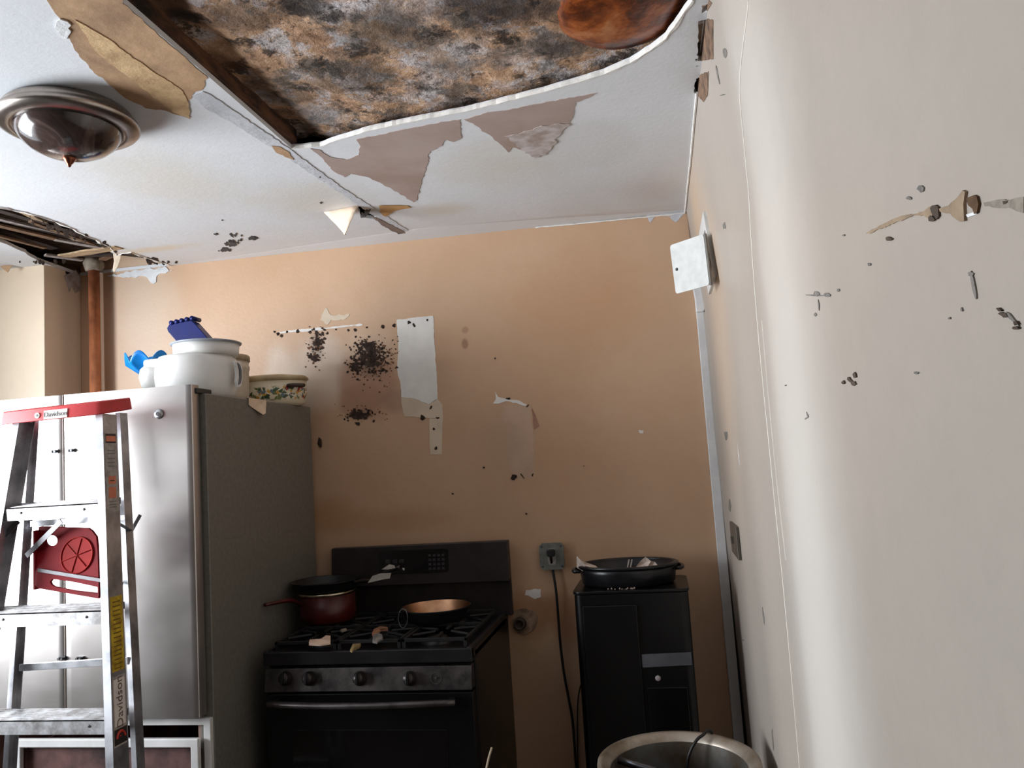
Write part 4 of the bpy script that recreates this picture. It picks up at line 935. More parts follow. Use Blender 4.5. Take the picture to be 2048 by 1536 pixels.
msk = t.math('MULTIPLY', band, t.ramp(vo.outputs['Distance'], [(.5, 1), (.62, 0)]))
fl2 = t.mix(msk, base, fc); m_flow = t.fin(fl2, .25, 0, .5)
hR = zR1-ft
bm = bmesh.new(); lathe(bm, [(0, 0), (rR*.86, 0), (rR*.93, .01), (rR*.965, hR*.35), (rR*.98, hR*.82), (rR*.96, hR*.82), (0, hR*.2)], (cR, YR, ft), 64, 1, .62); ob('pot_body', bm, m_flow, ro_, smooth=True)
bm = bmesh.new(); lathe(bm, [(rR*.97, hR*.80), (rR*1.03, hR*.86), (rR*1.03, hR*.92), (rR*.96, hR*.99), (rR*.6, hR*1.06), (0, hR*1.08)], (cR, YR, ft), 64, 1, .62); ob('lid', bm, M('brown_rim_enamel', (176, 156, 120), .35, var=.1, c2=(150, 128, 90)), ro_, smooth=True)
m_hd = M('dark_brown_handle', (58, 42, 34), .45)
for sx_2 in (1, -1):
    th = R(-30) if sx_2 > 0 else R(180+30)
    bm = bmesh.new(); P = []
    for da in (-.20, -.17, -.08, 0, .08, .17, .20):
        a = th+da; k = 1.0 if abs(da) > .18 else 1.14
        P.append((cR+rR*.98*k*math.cos(a), YR+rR*.98*.62*k*math.sin(a), ft+hR*.62))
    tube(bm, P, .0085, 8); ob('handle', bm, m_hd, ro_, smooth=True)
# hanging paper scrap
sc_ = thing('paper_scrap', onX(515, 800, FX1), 'cream torn paper scrap hanging over the refrigerator edge', 'paper')
bm = bmesh.new(); P = [onX(x, y, FX1+.003) for x, y in [(497, 794), (531, 793), (532, 808), (525, 827), (518, 830), (508, 818), (497, 810)]]
P[3].x += .012; P[4].x += .016; P[0].z = P[1].z = ft+.002
prism(bm, P, (.0015, 0, 0)); P2 = [P[0], P[1], P[1]+Vector((-.03, 0, .001)), P[0]+Vector((-.03, 0, .001))]
prism(bm, P2, (0, 0, .0012)); ob('scrap_sheet', bm, M('cream_paper', (220, 196, 170), .8, var=.05), sc_)

# ------------------------------------------------------------------ stove
m_blk = M('black_enamel', (10, 10, 12), .3, var=.15, spec=.35)
m_blk2 = M('black_steel', (34, 33, 35), .4, .4, var=.2)
m_pan = M('stove_steel', (92, 86, 84), .42, .8, var=.2, scale=14, c2=(60, 56, 56))
m_iron = M('cast_iron', (22, 21, 21), .6, .2, var=.2, scale=30)
SX0, SX1, SY0, SY1 = -1.418, -.668, 2.67, 3.27
sv = thing('gas_stove', ((SX0+SX1)/2, 2.97, 0), 'black and stainless gas range with backguard, between refrigerator and outlet', 'stove')
zct = .925
ob('body', bx(((SX0, SY0+.03, .05), (SX1, SY1+.03, zct-.02)), ((SX0+.03, SY0+.08, 0), (SX1-.03, SY1-.05, .06))), m_blk, sv, bevel=.004)
# cooktop with raised edges
bm = bmesh.new(); box(bm, (SX0, SY0-.01, zct-.045), (SX1, SY1, zct-.012)); ob('cooktop', bm, m_blk, sv, bevel=.006)
ob('cooktop_edge', bx(((SX0, SY0-.012, zct-.02), (SX0+.018, SY1-.02, zct)), ((SX1-.018, SY0-.012, zct-.02), (SX1, SY1-.02, zct)), ((SX0, SY0-.014, zct-.05), (SX1, SY0+.012, zct-.004))), m_blk2, sv, bevel=.004)
# front control panel
bm = bmesh.new(); z1p, z0p = onY(735, 1333, SY0).z, onY(735, 1381, SY0-.01).z
prism(bm, [Vector((SX0+.005, SY0+.03, z0p)), Vector((SX0+.005, SY0-.022, z0p)), Vector((SX0+.005, SY0-.008, z1p)), Vector((SX0+.005, SY0+.03, z1p))], (SX1-SX0-.01, 0, 0)); ob('control_panel', bm, m_pan, sv, bevel=.003)
m_knob = M('knob_black', (58, 52, 50), .35, .6, var=.15)
for px in (572, 619, 720, 820):
    p = onY(px, 1357, SY0-.016); mt = Matrix.Translation(p) @ Matrix.Rotation(R(90-14), 4, 'X')
    bm = bmesh.new(); lathe(bm, [(.024, 0), (.024, .006), (.0205, .010), (.0185, .024), (.016, .028), (0, .029)], (0, 0, 0), 32, mtx=mt); kb = ob('knob', bm, m_knob, sv, smooth=True)
    bm = bmesh.new(); box(bm, (-.0045, -.020, .018), (.0045, .020, .036), mt); ob('knob_grip', bm, m_blk, kb, bevel=.0015)
p = onY(872, 1356, SY0-.016); bm = bmesh.new(); lathe(bm, [(0, .006), (.004, .006), (.004, 0)], (0, 0, 0), 12, mtx=Matrix.Translation(p) @ Matrix.Rotation(R(76), 4, 'X')); lathe(bm, [(.017, .001), (.019, .001), (.019, 0)], (0, 0, 0), 24, mtx=Matrix.Translation(p) @ Matrix.Rotation(R(76), 4, 'X')); ob('bare_knob_stem', bm, m_stud, sv)
# oven door, window, handle, drawer
zd1 = z0p-.008
od = ob('oven_door', bx(((SX0+.004, SY0-.012, .21), (SX1-.004, SY0+.035, zd1))), m_blk, sv, bevel=.005)
ob('oven_window', bx(((SX0+.10, SY0-.0135, .30), (SX1-.10, SY0-.010, zd1-.12))), M('oven_glass', (8, 8, 10), .08, var=0, spec=.5), od, bevel=.001)
ob('storage_drawer', bx(((SX0+.004, SY0-.010, .05), (SX1-.004, SY0+.035, .20))), m_blk, sv, bevel=.005)
P = []
hx0, hx1 = onY(532, 1405, SY0-.06).x, onY(908, 1405, SY0-.06).x; hz = onY(720, 1413, SY0-.065).z
for i in range(21):
    t_ = i/20; P.append((hx0+(hx1-hx0)*t_, SY0-.045-.030*math.sin(math.pi*t_), hz+.004))
bm = bmesh.new(); tube(bm, P, .0135, 12, flat=.85); hd = ob('oven_handle', bm, M('handle_steel', (96, 90, 90), .35, .85, var=.2), od, smooth=True)
for xx in (hx0+.006, hx1-.03): ob('handle_post', bx(((xx, SY0-.05, hz-.008), (xx+.024, SY0-.01, hz+.012))), m_blk2, od, bevel=.002)
# backguard
zb1_ = onY(840, 1089, SY1).z; zb0_ = onY(840, 1166, SY1).z
bgx0, bgx1 = onY(663, 1095, SY1).x, onY(1015, 1083, SY1).x
bm = bmesh.new(); prism(bm, [Vector((bgx0, SY1+.04, zct-.02)), Vector((bgx0, SY1+.012, zct-.02)), Vector((bgx0, SY1+.012, zb0_)), Vector((bgx0, SY1-.018, zb0_-.004)), Vector((bgx0, SY1-.004, zb1_)), Vector((bgx0, SY1+.04, zb1_))], (bgx1-bgx0, 0, 0))
bgd = ob('backguard', bm, M('backguard_black', (50, 43, 42), .4, .35, var=.15, scale=8), sv, bevel=.004)
c0_, c1_ = onY(757, 1103, SY1-.01), onY(898, 1142, SY1-.01)
bm = bmesh.new(); mt = frame((0, 0, 0), (1, 0, 0), (0, .014, zb1_-zb0_))
zc0, zc1 = c1_.z-.003, c0_.z
def BG(x, z, o=0): return Vector((x, SY1-.018+.014*(z-zb0_)/(zb1_-zb0_)-o, z))
prism(bm, rr(BG(c0_.x, zc0), BG(c1_.x, zc0), BG(c1_.x, zc1), BG(c0_.x, zc1), .10), (0, -.003, 0)); dp_ = ob('display_panel', bm, M('display_black', (14, 14, 15), .2), sv)
for i in range(4):
    for j in range(4):
        x = c1_.x-.022-i*.019; z = zc0+.016+j*.018; bm = bmesh.new(); P = [BG(x-.006, z-.005, .0032), BG(x+.006, z-.005, .0032), BG(x+.006, z+.005, .0032), BG(x-.006, z+.005, .0032)]; prism(bm, P, (0, -.0006, 0)); ob('key', bm, M('key_grey', (44, 44, 46), .4), dp_)
for i in range(3): bm = bmesh.new(); P = [BG(c0_.x+.03+i*.03, zc0+.045, .0032), BG(c0_.x+.05+i*.03, zc0+.045, .0032), BG(c0_.x+.05+i*.03, zc0+.06, .0032), BG(c0_.x+.03+i*.03, zc0+.06, .0032)]; prism(bm, P, (0, -.0006, 0)); ob('display_window', bm, M('key_grey', (44, 44, 46), .4), dp_)
# burners
m_cap = M('burner_cap', (18, 18, 18), .45)
for bxx, byy in ((SX0+.16, 2.80), (SX0+.16, 3.09), ((SX0+SX1)/2, 2.95), (SX1-.16, 2.80), (SX1-.16, 3.09)):
    bm = bmesh.new(); lathe(bm, [(.055, 0), (.052, .008), (.038, .010), (.038, .016), (.034, .020), (0, .021)], (bxx, byy, zct-.012), 28); ob('burner', bm, m_cap, sv, smooth=True)
# grates: three lift-off sections
def make_grate(x0, x1, label):
    g = thing('burner_grate', ((x0+x1)/2, 2.95, zct-.012), label, 'stove grate', 'cast-iron grates on the stove')
    y0, y1, zt = SY0+.03, SY1-.06, zct+.022; zz = zct-.012
    ob('grate_frame', bx(((x0, y0, zt-.012), (x1, y0+.012, zt)), ((x0, y1-.012, zt-.012), (x1, y1, zt)), ((x0, y0, zt-.012), (x0+.011, y1, zt)), ((x1-.011, y0, zt-.012), (x1, y1, zt)), ((x0, (y0+y1)/2-.006, zt-.012), (x1, (y0+y1)/2+.006, zt))), m_iron, g, bevel=.002)
    xm = (x0+x1)/2
    for yc in ((y0*.73+y1*.27), (y0*.27+y1*.73)):
        for ang_ in range(0, 360, 60):
            a = R(ang_+30); r0, r1_ = .035, .118; dxx, dyy = math.cos(a), math.sin(a); r1_ = min(r1_, abs((x1-x0)/2/dxx) if abs(dxx) > .1 else 9, abs((y1-y0)/4/dyy) if abs(dyy) > .1 else 9)
            bm = bmesh.new(); tube(bm, [(xm+dxx*r0, yc+dyy*r0, zt-.003), (xm+dxx*r1_, yc+dyy*r1_, zt-.006)], .0055, 6); ob('grate_finger', bm, m_iron, g)
    for xx in (x0+.001, x1-.013):
        for yy in (y0, y1-.012): ob('grate_foot', bx(((xx, yy, zz), (xx+.012, yy+.012, zt-.01))), m_iron, g)
    return g
wg = (SX1-SX0-.05)/3
for i, lb in enumerate(('black cast-iron grate under the red saucepan, left third of the stove', 'black cast-iron grate in the middle third of the stove, littered with scraps', 'black cast-iron grate under the copper-toned frying pan, right third of the stove')):
    make_grate(SX0+.023+i*(wg+.002), SX0+.023+i*(wg+.002)+wg-.002, lb)
GZ = zct+.022
# saucepan
YS = 3.06
m_dr = M('dark_red_enamel', (72, 16, 13), .35, var=.2, scale=8, c2=(50, 10, 9))
cS = onY(655, 1200, YS).x; rS = (onY(706, 1200, YS).x-onY(602, 1200, YS).x)/2; zS = onY(655, 1180, YS).z
GZs = GZ
sp_ = thing('saucepan', (cS, YS, GZs), 'dark red saucepan with a bright rim on the back left burner', 'saucepan')
bm = bmesh.new(); hS = zS-GZs; lathe(bm, [(0, 0), (rS*.86, 0), (rS*.95, .008), (rS, .03), (rS, hS-.012), (rS*.97, hS-.012), (rS*.96, .03), (0, .006)], (cS, YS, GZs), 48); ob('pan_body', bm, m_dr, sp_, smooth=True)
bm = bmesh.new(); lathe(bm, [(rS*.99, hS-.014), (rS*1.03, hS-.010), (rS*1.03, hS), (rS*.98, hS), (rS*.97, hS-.014)], (cS, YS, GZs), 48, close=True); ob('steel_rim', bm, M('bright_steel', (200, 186, 160), .2, 1), sp_, smooth=True)
h0 = onY(618, 1211, YS-.07); h1 = onY(575, 1203, 2.90); h2 = onY(530, 1210, 2.80)
h0.x = cS-rS*.9*.72; h0.y = YS-rS*.68
bm = bmesh.new(); tube(bm, smoothpath([h0, h0.lerp(h1, .5)+Vector((0, 0, .008)), h1+Vector((0, 0, .004)), h2], 5), [.007+.005*math.sin(i/15*2.8) for i in range(16)], 10, flat=.7); ob('pan_handle', bm, m_dr, sp_, smooth=True)
# black skillet lying on the saucepan
ksk = thing('black_skillet', (cS+.01, YS, zS), 'black skillet resting on top of the red saucepan with its handle to the right', 'skillet')
zk = zS+.001; rk = (onY(716, 1160, YS).x-onY(588, 1160, YS).x)/2; ck = onY(652, 1160, YS).x
bm = bmesh.new(); lathe(bm, [(0, 0), (rk*.80, 0), (rk*.92, .012), (rk*1.0, .038), (rk*1.03, .040), (rk*.98, .036), (rk*.90, .014), (rk*.78, .005), (0, .005)], (ck, YS, zk), 48); ob('pan_body', bm, M('nonstick_black', (20, 20, 21), .35, spec=.4), ksk, smooth=True)
k0 = Vector((ck+rk*.92, YS-.03, zk+.030)); k1 = onY(745, 1160, YS-.05); k2 = onY(800, 1134, YS-.06)
bm = bmesh.new(); tube(bm, smoothpath([k0, k0.lerp(k1, .6), k1, k1.lerp(k2, .5)+Vector((0, 0, .004)), k2], 5), .0125, 12, flat=.6); ob('pan_handle', bm, M('glossy_black_handle', (16, 16, 17), .12, spec=.7), ksk, smooth=True)
# white glints on the glossy skillet handle, put in as pale pieces
glint = thing('handle_glints', onY(760, 1158, YS-.08), 'pale pieces painted in as highlights on the black skillet handle', 'glint')
bm = bmesh.new()
for pts in ([(735, 1166), (745, 1152), (760, 1147), (782, 1146), (779, 1157), (765, 1159), (748, 1163)], [(763, 1139), (778, 1129), (788, 1131), (790, 1136), (775, 1139)], [(805, 1136), (809, 1137), (808, 1141), (805, 1139)]):
    bm = bmesh.new(); prism(bm, [onY(x, y, YS-.085) for x, y in pts], (0, .004, 0)); ob('glint_piece', bm, M('pale_glint', (210, 204, 196), .3, .3), glint)
# frying pan on the right
YW = 3.02; cW = onY(872, 1212, YW).x; rW = (onY(940, 1212, YW).x-onY(803, 1212, YW).x)/2; zW = onY(872, 1212, YW).z
hW = max(.04, zW-GZ)
fp = thing('frying_pan', (cW, YW, GZ), 'frying pan with shiny copper-toned inside on the back right burner', 'frying pan')
bm = bmesh.new(); lathe(bm, [(0, 0), (rW*.72, 0), (rW*.80, .006), (rW*.96, hW-.006), (rW, hW), (rW*.985, hW+.001)], (cW, YW, GZ), 56); ob('pan_outside', bm, m_iron, fp, smooth=True)
bm = bmesh.new(); lathe(bm, [(rW*.985, hW+.001), (rW*.94, hW-.008), (rW*.78, .010), (rW*.70, .005), (0, .005)], (cW, YW, GZ), 56); ob('pan_inside', bm, M('copper_steel', (206, 160, 126), .3, 1, var=.15, scale=10), fp, smooth=True)
lp0 = onY(812, 1218, YW-.09); bm = bmesh.new(); P = []
for i in range(25): a = 2*math.pi*i/24; q = onY(806+9*math.cos(a), 1237+19*math.sin(a), YW-.12); P.append(q)
tube(bm, P, .0018, 6, caps=False); tube(bm, [onY(812, 1220, YW-.12), Vector((cW-rW*.86, YW-.07, GZ+hW-.012))], .003, 6); ob('hanging_loop', bm, M('wire_steel', (120, 120, 124), .3, 1), fp, smooth=True)
# scraps on the stove
m_sc = M('cream_crumb', (226, 196, 172), .8, var=.1)
def scrap(name, pts, zt, lab, mat, cat='scrap'):
    q = [onZ(x, y, zt) for x, y in pts]; c = sum(q, Vector())/len(q); t_ = thing(name, c, lab, cat)
    bm = bmesh.new(); cc = bm.verts.new(c+Vector((0, 0, .010))); lo = [bm.verts.new(v) for v in q]; hi = [bm.verts.new(v+Vector((0, 0, .004+.008*random.random()))) for v in q]
    n = len(q); bm.faces.new(lo[::-1])
    for i in range(n): bm.faces.new((lo[i], lo[(i+1) % n], hi[(i+1) % n], hi[i])); bm.faces.new((hi[i], hi[(i+1) % n], cc))
    ob('scrap_piece', bm, mat, t_)
scrap('plaster_scrap', [(618, 1291), (620, 1284), (645, 1281), (652, 1273), (661, 1274), (661, 1289), (640, 1292)], GZ, 'cream plaster scrap on the front left of the stove', m_sc)
scrap('curled_scrap', [(744, 1272), (748, 1262), (760, 1256), (774, 1258), (776, 1262), (762, 1263), (752, 1274)], GZ, 'curled brown scrap on the middle grate', M('brown_crumb', (150, 104, 76), .8))
scrap('silver_scrap', [(745, 1286), (746, 1274), (756, 1272), (764, 1274), (766, 1280), (758, 1283), (754, 1288)], GZ, 'small silvery crumpled scrap on the middle grate', M('foil_crumb', (200, 196, 192), .3, .7))
scrap('tan_crumb', [(700, 1303), (706, 1294), (722, 1292), (718, 1297), (708, 1301), (704, 1306)], GZ, 'thin tan crumb at the front of the middle grate', M('tan_crumbm', (130, 108, 66), .8))
scrap('pale_flake', [(680, 1264), (692, 1260), (694, 1262), (684, 1265)], GZ, 'tiny pale flake behind the cream plaster scrap', M('pale_flake', (150, 140, 126), .8))
# pale thin stick leaning by the stove front
st0, st1 = onY(982, 1495, SY0-.07), onY(973, 1536, SY0-.08)
tw = thing('thin_stick', (st1.x, st1.y, 0), 'thin pale bent stick standing at the right front of the stove', 'stick')
bm = bmesh.new(); d_ = st1-st0; d_ = d_/abs(d_.z); tube(bm, smoothpath([st0+Vector((.003, 0, 0)), st0+d_*.03, st1, st1+d_*.2, Vector((st1.x+d_.x*.4, st1.y, .002))], 4), .004, 6); ob('stick', bm, M('pale_wood', (196, 176, 150), .6), tw)

# ------------------------------------------------------------------ outlet with plug and cords
o0, o1 = Bk(1080, 1085), Bk(1132, 1136)
m_galv = M('galvanised_box', (126, 128, 122), .5, .5, var=.15, scale=30)
ou = thing('electrical_outlet', ((o0[0]+o1[0])/2, YB, (o0[1]+o1[1])/2), 'square grey surface-mounted outlet box with clipped corners on the back wall', 'outlet')
def octg(x0, x1, z0, z1, k): return [(x0+k, z0), (x1-k, z0), (x1, z0+k), (x1, z1-k), (x1-k, z1), (x0+k, z1), (x0, z1-k), (x0, z0+k)]
ox0, ox1, oz0, oz1 = o0[0], o1[0], o1[1], o0[1]
bm = bmesh.new(); prism(bm, [Vector((x, YB-.034, z)) for x, z in octg(ox0+.003, ox1-.003, oz0+.003, oz1-.003, .012)], (0, .034, 0)); ob('box', bm, m_galv, ou, bevel=.002)
bm = bmesh.new(); prism(bm, [Vector((x, YB-.038, z)) for x, z in octg(ox0, ox1, oz0, oz1, .012)], (0, .004, 0)); ob('cover_plate', bm, m_galv, ou, bevel=.001)
ocx, ocz = (ox0+ox1)/2, (oz0+oz1)/2
bm = bmesh.new(); prism(bm, rr(Vector((ocx-.017, YB-.041, ocz-.034)), Vector((ocx+.017, YB-.041, ocz-.034)), Vector((ocx+.017, YB-.041, ocz+.034)), Vector((ocx-.017, YB-.041, ocz+.034)), .25), (0, .004, 0)); ob('receptacle', bm, M('receptacle_grey', (150, 146, 138), .5), ou)
for a, b in ((-.04, -.04), (.04, -.04), (.04, .04), (-.04, .04)):
    bm = bmesh.new(); lathe(bm, [(0, .003), (.004, .002), (.005, 0)], (0, 0, 0), 10, mtx=Matrix.Translation((ocx+a, YB-.038, ocz+b)) @ Matrix.Rotation(R(90), 4, 'X')); ob('screw', bm, m_riv, ou)
m_cord = M('black_cord', (20, 18, 18), .5, var=.05)
co = thing('power_cord', (ocx, YB-.06, ocz+.015), 'black power cord plugged into the grey outlet and hanging down the back wall', 'cord')
bm = bmesh.new(); prism(bm, rr(Vector((ocx-.015, YB-.075, ocz+.002)), Vector((ocx+.017, YB-.075, ocz+.002)), Vector((ocx+.017, YB-.075, ocz+.03)), Vector((ocx-.015, YB-.075, ocz+.03)), .3), (0, .033, 0)); ob('plug', bm, m_cord, co, bevel=.004)
P = [Vector((ocx, YB-.066, ocz+.01))]+[onY(x, y, YB-.03) for x, y in [(1104, 1132), (1109, 1160), (1113, 1190), (1117, 1240), (1121, 1290), (1128, 1345), (1138, 1400), (1145, 1440), (1149, 1490), (1153, 1536)]]
P.append(Vector((P[-1].x+.02, YB-.03, .2))); P.append(Vector((P[-1].x+.05, YB-.05, .006)))
bm = bmesh.new(); tube(bm, smoothpath(P, 6), .0052, 8); ob('cable', bm, m_cord, co, smooth=True)
c2_ = thing('cord', (onY(1156, 1380, YB-.02).x, YB-.02, 0), 'thinner dark cord hanging behind the black dispenser, right of the plugged cord', 'cord')
P = [onY(x, y, YB-.02) for x, y in [(1165, 1360), (1158, 1385), (1155, 1420), (1155, 1480), (1156, 1536)]]; P.append(Vector((P[-1].x, YB-.02, .006)))
bm = bmesh.new(); tube(bm, smoothpath(P, 5), .003, 6); ob('cable', bm, m_cord, c2_, smooth=True)
# broken hole with pipe stub behind the stove
gp = thing('pipe_stub', (Bk(1042, 1245)[0], YB, Bk(1042, 1245)[1]), 'dark round pipe stub in a torn hole of the back wall beside the stove', 'pipe')
patch('B', 'spackle_patch', [(1028, 1222), (1045, 1216), (1072, 1222), (1076, 1240), (1068, 1258), (1052, 1270), (1034, 1266), (1026, 1250)], M('torn_tan_wall', (150, 124, 104), .9, var=.25, scale=30), wall_back, th=.004, seed=80, amp=.003)
pq = Bk(1041, 1246); bm = bmesh.new(); lathe(bm, [(0, .006), (.014, .006), (.016, .030), (.024, .030), (.026, 0)], (0, 0, 0), 20, mtx=Matrix.Translation((pq[0], YB-.002, pq[1])) @ Matrix.Rotation(R(90), 4, 'X')); ob('pipe_end', bm, M('dark_pipe', (60, 48, 40), .7), gp, smooth=True)

# ------------------------------------------------------------------ black water dispenser
m_db = M('black_plastic_shell', (9, 9, 11), .32, var=.1, spec=.4)
DX0, DX1, DY0, DY1 = -.350, .058, 2.94, 3.26; DZ = onY(1262, 1180, DY0).z
wd_ = thing('water_dispenser', ((DX0+DX1)/2, 3.1, 0), 'tall black water dispenser with a grey band, standing in the back right corner', 'dispenser')
bm = bmesh.new(); P = []
def rrect(x0, y0, x1, y1, r, n=6):
    out = []
    for cx, cy, a0 in ((x1-r, y1-r, 0), (x0+r, y1-r, 90), (x0+r, y0+r, 180), (x1-r, y0+r, 270)):
        for i in range(n+1): a = R(a0+90*i/n); out.append((cx+r*math.cos(a), cy+r*math.sin(a)))
    return out
prism(bm, [Vector((x, y, .0)) for x, y in rrect(DX0, DY0, DX1, DY1, .03)], (0, 0, DZ-.012)); ob('cabinet', bm, m_db, wd_, bevel=.004)
bm = bmesh.new(); prism(bm, [Vector((x, y, DZ-.012)) for x, y in rrect(DX0-.004, DY0-.006, DX1+.004, DY1+.004, .034)], (0, 0, .012)); ob('top_cover', bm, m_db, wd_, bevel=.004)
sx0 = onY(1284, 1320, DY0).x; bz1, bz0 = onY(1300, 1308, DY0).z, onY(1300, 1334, DY0).z
ob('front_column', bx(((DX0+.03, DY0-.012, .05), (sx0-.004, DY0+.01, DZ-.05))), m_db, wd_, bevel=.004)
bm = bmesh.new(); prism(bm, [Vector((sx0, DY0-.006, bz0)), Vector((DX1-.008, DY0-.006, bz0+.006)), Vector((DX1-.008, DY0-.006, bz1+.004)), Vector((sx0, DY0-.006, bz1))], (0, .008, 0)); ob('grey_band', bm, M('grey_band_plastic', (84, 84, 90), .4), wd_)['label'] = 'grey horizontal band on the front'
p = onY(1316, 1357, DY0-.003); bm = bmesh.new(); lathe(bm, [(0, .004), (.008, .003), (.010, 0)], (0, 0, 0), 16, mtx=Matrix.Translation((p.x, DY0, p.z)) @ Matrix.Rotation(R(90), 4, 'X')); ob('round_button', bm, M('pale_button', (170, 160, 160), .4), wd_, smooth=True)
ob('dispensing_bay', bx(((sx0+.01, DY0-.003, .42), (DX1-.03, DY0+.004, bz0-.07))), M('bay_black', (8, 8, 9), .2), wd_, bevel=.003)
# roasting pan on it
YQ = 3.10; zq1 = onY(1255, 1124, YQ).z
xq0, xq1 = onY(1150, 1124, YQ-.03).x, onY(1358, 1112, YQ-.03).x; cq = (xq0+xq1)/2; rq = (xq1-xq0)/2; hq = zq1-DZ
rp = thing('roasting_pan', (cq, YQ, DZ), 'large black oval roasting pan holding scraps, on top of the black dispenser', 'pan')
m_rp = M('black_speckled_enamel', (20, 20, 24), .3, var=.2, scale=80, spec=.5)
bm = bmesh.new(); lathe(bm, [(0, 0), (rq*.84, 0), (rq*.90, .010), (rq*.93, .05), (rq*.935, hq-.006), (rq*.90, hq-.006), (rq*.88, .03), (rq*.80, .008), (0, .006)], (cq, YQ, DZ), 64, 1, .80); ob('pan_body', bm, m_rp, rp, smooth=True)
bm = bmesh.new(); lathe(bm, [(rq*.90, hq-.012), (rq*.96, hq-.014), (rq*.985, hq-.008), (rq*.985, hq-.002), (rq*.95, hq), (rq*.90, hq-.002)], (cq, YQ, DZ), 64, 1, .80, close=True); ob('rim', bm, m_rp, rp, smooth=True)
for s_ in (1, -1):
    bm = bmesh.new(); P = []
    for a_2 in (-.32, -.28, -.12, 0, .12, .28, .32):
        k = .95 if abs(a_2) > .3 else 1.06; a = a_2+(0 if s_ > 0 else math.pi); P.append((cq+rq*k*math.cos(a), YQ+rq*.80*k*math.sin(a), DZ+hq-.022))
    tube(bm, P, .007, 8); ob('handle', bm, m_rp, rp, smooth=True)
def crumple(name, pts, Y, lab, mat, loc=None, cat='paper'):
    q = [onY(x, y, Y) for x, y in pts]; c = sum(q, Vector())/len(q); t_ = thing(name, c, lab, cat)
    bm = bmesh.new(); cc = bm.verts.new(c+Vector((0, -.014, 0))); cb = bm.verts.new(c+Vector((0, .02, 0))); n = len(q); v = [bm.verts.new(p+Vector((0, .012*random.uniform(-1, 1), 0))) for p in q]
    m_ = [bm.verts.new(c.lerp(p, .5)+Vector((0, .012*random.uniform(-1, 1), 0))) for p in q]
    for i in range(n): j = (i+1) % n; bm.faces.new((v[i], v[j], m_[j], m_[i])); bm.faces.new((m_[i], m_[j], cc)); bm.faces.new((v[j], v[i], cb))
    ob('crumpled_sheet', bm, mat, t_); return t_
m_pp = M('dirty_white_paper', (214, 196, 184), .8, var=.12, scale=40)
crumple('crumpled_paper', [(1153, 1112), (1156, 1121), (1172, 1124), (1190, 1131), (1200, 1139), (1196, 1146), (1166, 1142), (1153, 1136)], YQ-.055, 'white crumpled paper poking over the left rim of the roasting pan', m_pp)
crumple('crumpled_paper', [(1270, 1136), (1281, 1122), (1291, 1113), (1302, 1122), (1310, 1124), (1316, 1132), (1312, 1160), (1272, 1160)], YQ-.06, 'pointed beige crumpled paper inside the right of the roasting pan', m_pp)
for k, px in enumerate((1256, 1262)):
    a, b = onY(px-4, 1150, YQ-.05), onY(px+2, 1119, YQ-.02); t_ = thing('fork', a, ('left', 'right')[k]+' one of the two thin silver utensil handles standing in the roasting pan', 'utensil', 'utensils in the roasting pan')
    bm = bmesh.new(); tube(bm, [a, b], [.0025, .0032], 8, flat=.5); ob('utensil_handle', bm, M('utensil_steel', (170, 164, 160), .3, 1), t_)
# rubbish glints on the dispenser lid in front of the pan
crumble = []
bm = bmesh.new()
for _ in range(16):
    p = onY(1252+random.gauss(0, 16), 1190+random.uniform(-5, 3), DY0-.0); p = Vector((p.x, DY0+.01+random.random()*.02, DZ)); s_ = random.uniform(.0015, .004)
    bmesh.ops.create_icosphere(bm, subdivisions=1, radius=s_, matrix=Matrix.Translation(p+Vector((0, 0, s_*.7))))
tag(ob('crumbs', bm, M('glint_crumb', (170, 150, 136), .4)), 'pale crumbs scattered on the front edge of the dispenser top', 'crumbs', kind='stuff')

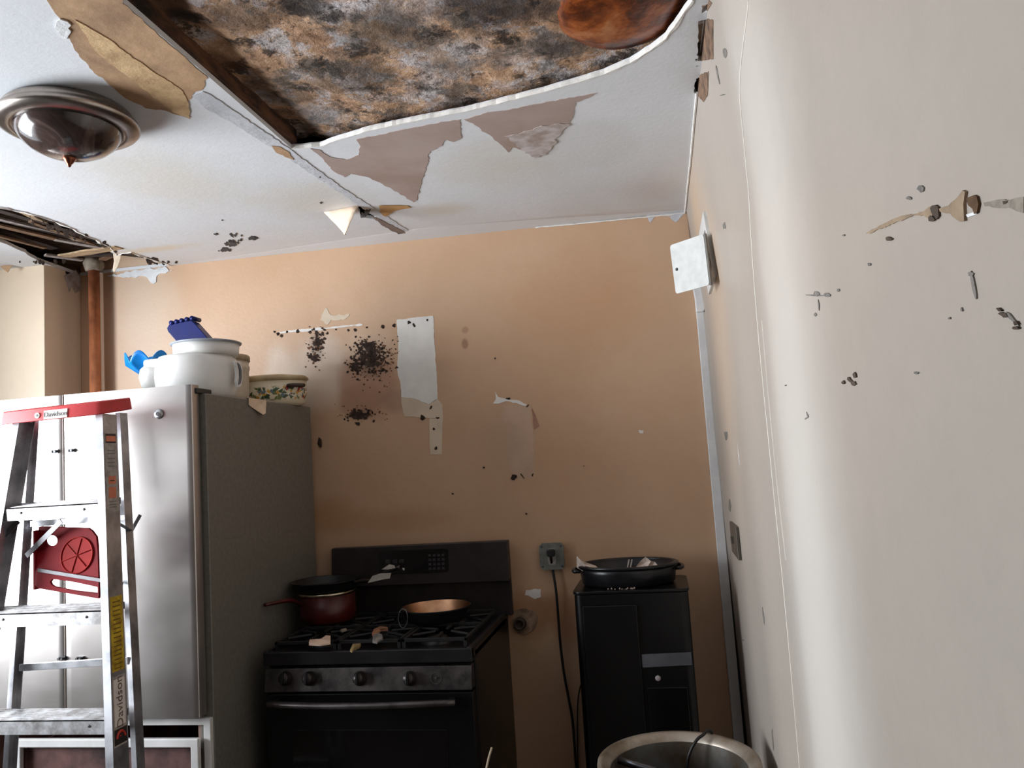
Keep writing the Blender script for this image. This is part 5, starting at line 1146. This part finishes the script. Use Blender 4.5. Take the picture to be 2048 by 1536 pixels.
# ------------------------------------------------------------------ oval metal bin, bottom right
m_bin = M('grimy_metal', (168, 158, 146), .42, .55, var=.14, scale=7, c2=(128, 112, 92))
m_bini = M('galvanised_inside', (136, 138, 136), .35, .8, var=.2, scale=6, c2=(120, 96, 72))
ZB = .70
pL, pT, pR = onZ(1199, 1512, ZB), onZ(1345, 1461, ZB), onZ(1516, 1508, ZB)
cB = Vector(((pL.x+pR.x)/2, pT.y-.235, 0)); rBx = (pR.x-pL.x)/2+.004; rBy = .235
bi = thing('metal_bin', (cB.x, cB.y, 0), 'oval grimy grey metal bin with open top against the right wall', 'bin')
bm = bmesh.new(); lathe(bm, [(0, .0), (.84, 0), (.86, .02), (.97, ZB-.06), (1.0, ZB-.04), (1.0, ZB-.006)], (0, 0, 0), 72, 1, 1); 
for v in bm.verts: v.co.x = cB.x+v.co.x*rBx; v.co.y = cB.y+v.co.y*rBy
ob('bin_wall', bm, m_bin, bi, smooth=True)
bm = bmesh.new(); lathe(bm, [(1.0, ZB-.007), (.995, ZB), (.93, ZB+.001), (.85, ZB-.012), (.84, ZB-.020)], (0, 0, 0), 72)
for v in bm.verts: v.co.x = cB.x+v.co.x*rBx; v.co.y = cB.y+v.co.y*rBy
ob('broad_rim', bm, m_bin, bi, smooth=True)
bm = bmesh.new(); lathe(bm, [(.84, ZB-.019), (.83, ZB-.10), (.80, .06), (0, .05)], (0, 0, 0), 72)
for v in bm.verts: v.co.x = cB.x+v.co.x*rBx; v.co.y = cB.y+v.co.y*rBy
ob('bin_inside', bm, m_bini, bi, smooth=True)
a, b = onZ(1236, 1519, ZB-.03), onZ(1318, 1545, ZB-.05)
bm = bmesh.new(); tube(bm, [a, a.lerp(b, .5), b, b+(b-a)*.6], .011, 12); ob('inner_bar', bm, M('bar_steel', (110, 112, 118), .25, .9), bi, smooth=True)
cb_ = thing('black_cable', onZ(1410, 1474, ZB), 'black cable hooked over the back rim of the metal bin', 'cable')
P = [onZ(1428, 1480, ZB)+Vector((.01, .05, -.12)), onZ(1424, 1471, ZB)+Vector((0, .012, .004)), onZ(1405, 1476, ZB)+Vector((0, 0, .007)), onZ(1392, 1487, ZB-.01)+Vector((0, 0, .006)), onY(1380, 1505, cB.y+.150), onY(1375, 1530, cB.y+.150), onY(1378, 1580, cB.y+.15), onY(1385, 1700, cB.y+.14)]
bm = bmesh.new(); tube(bm, smoothpath(P, 6), .0045, 8); ob('cable', bm, m_cord, cb_, smooth=True)
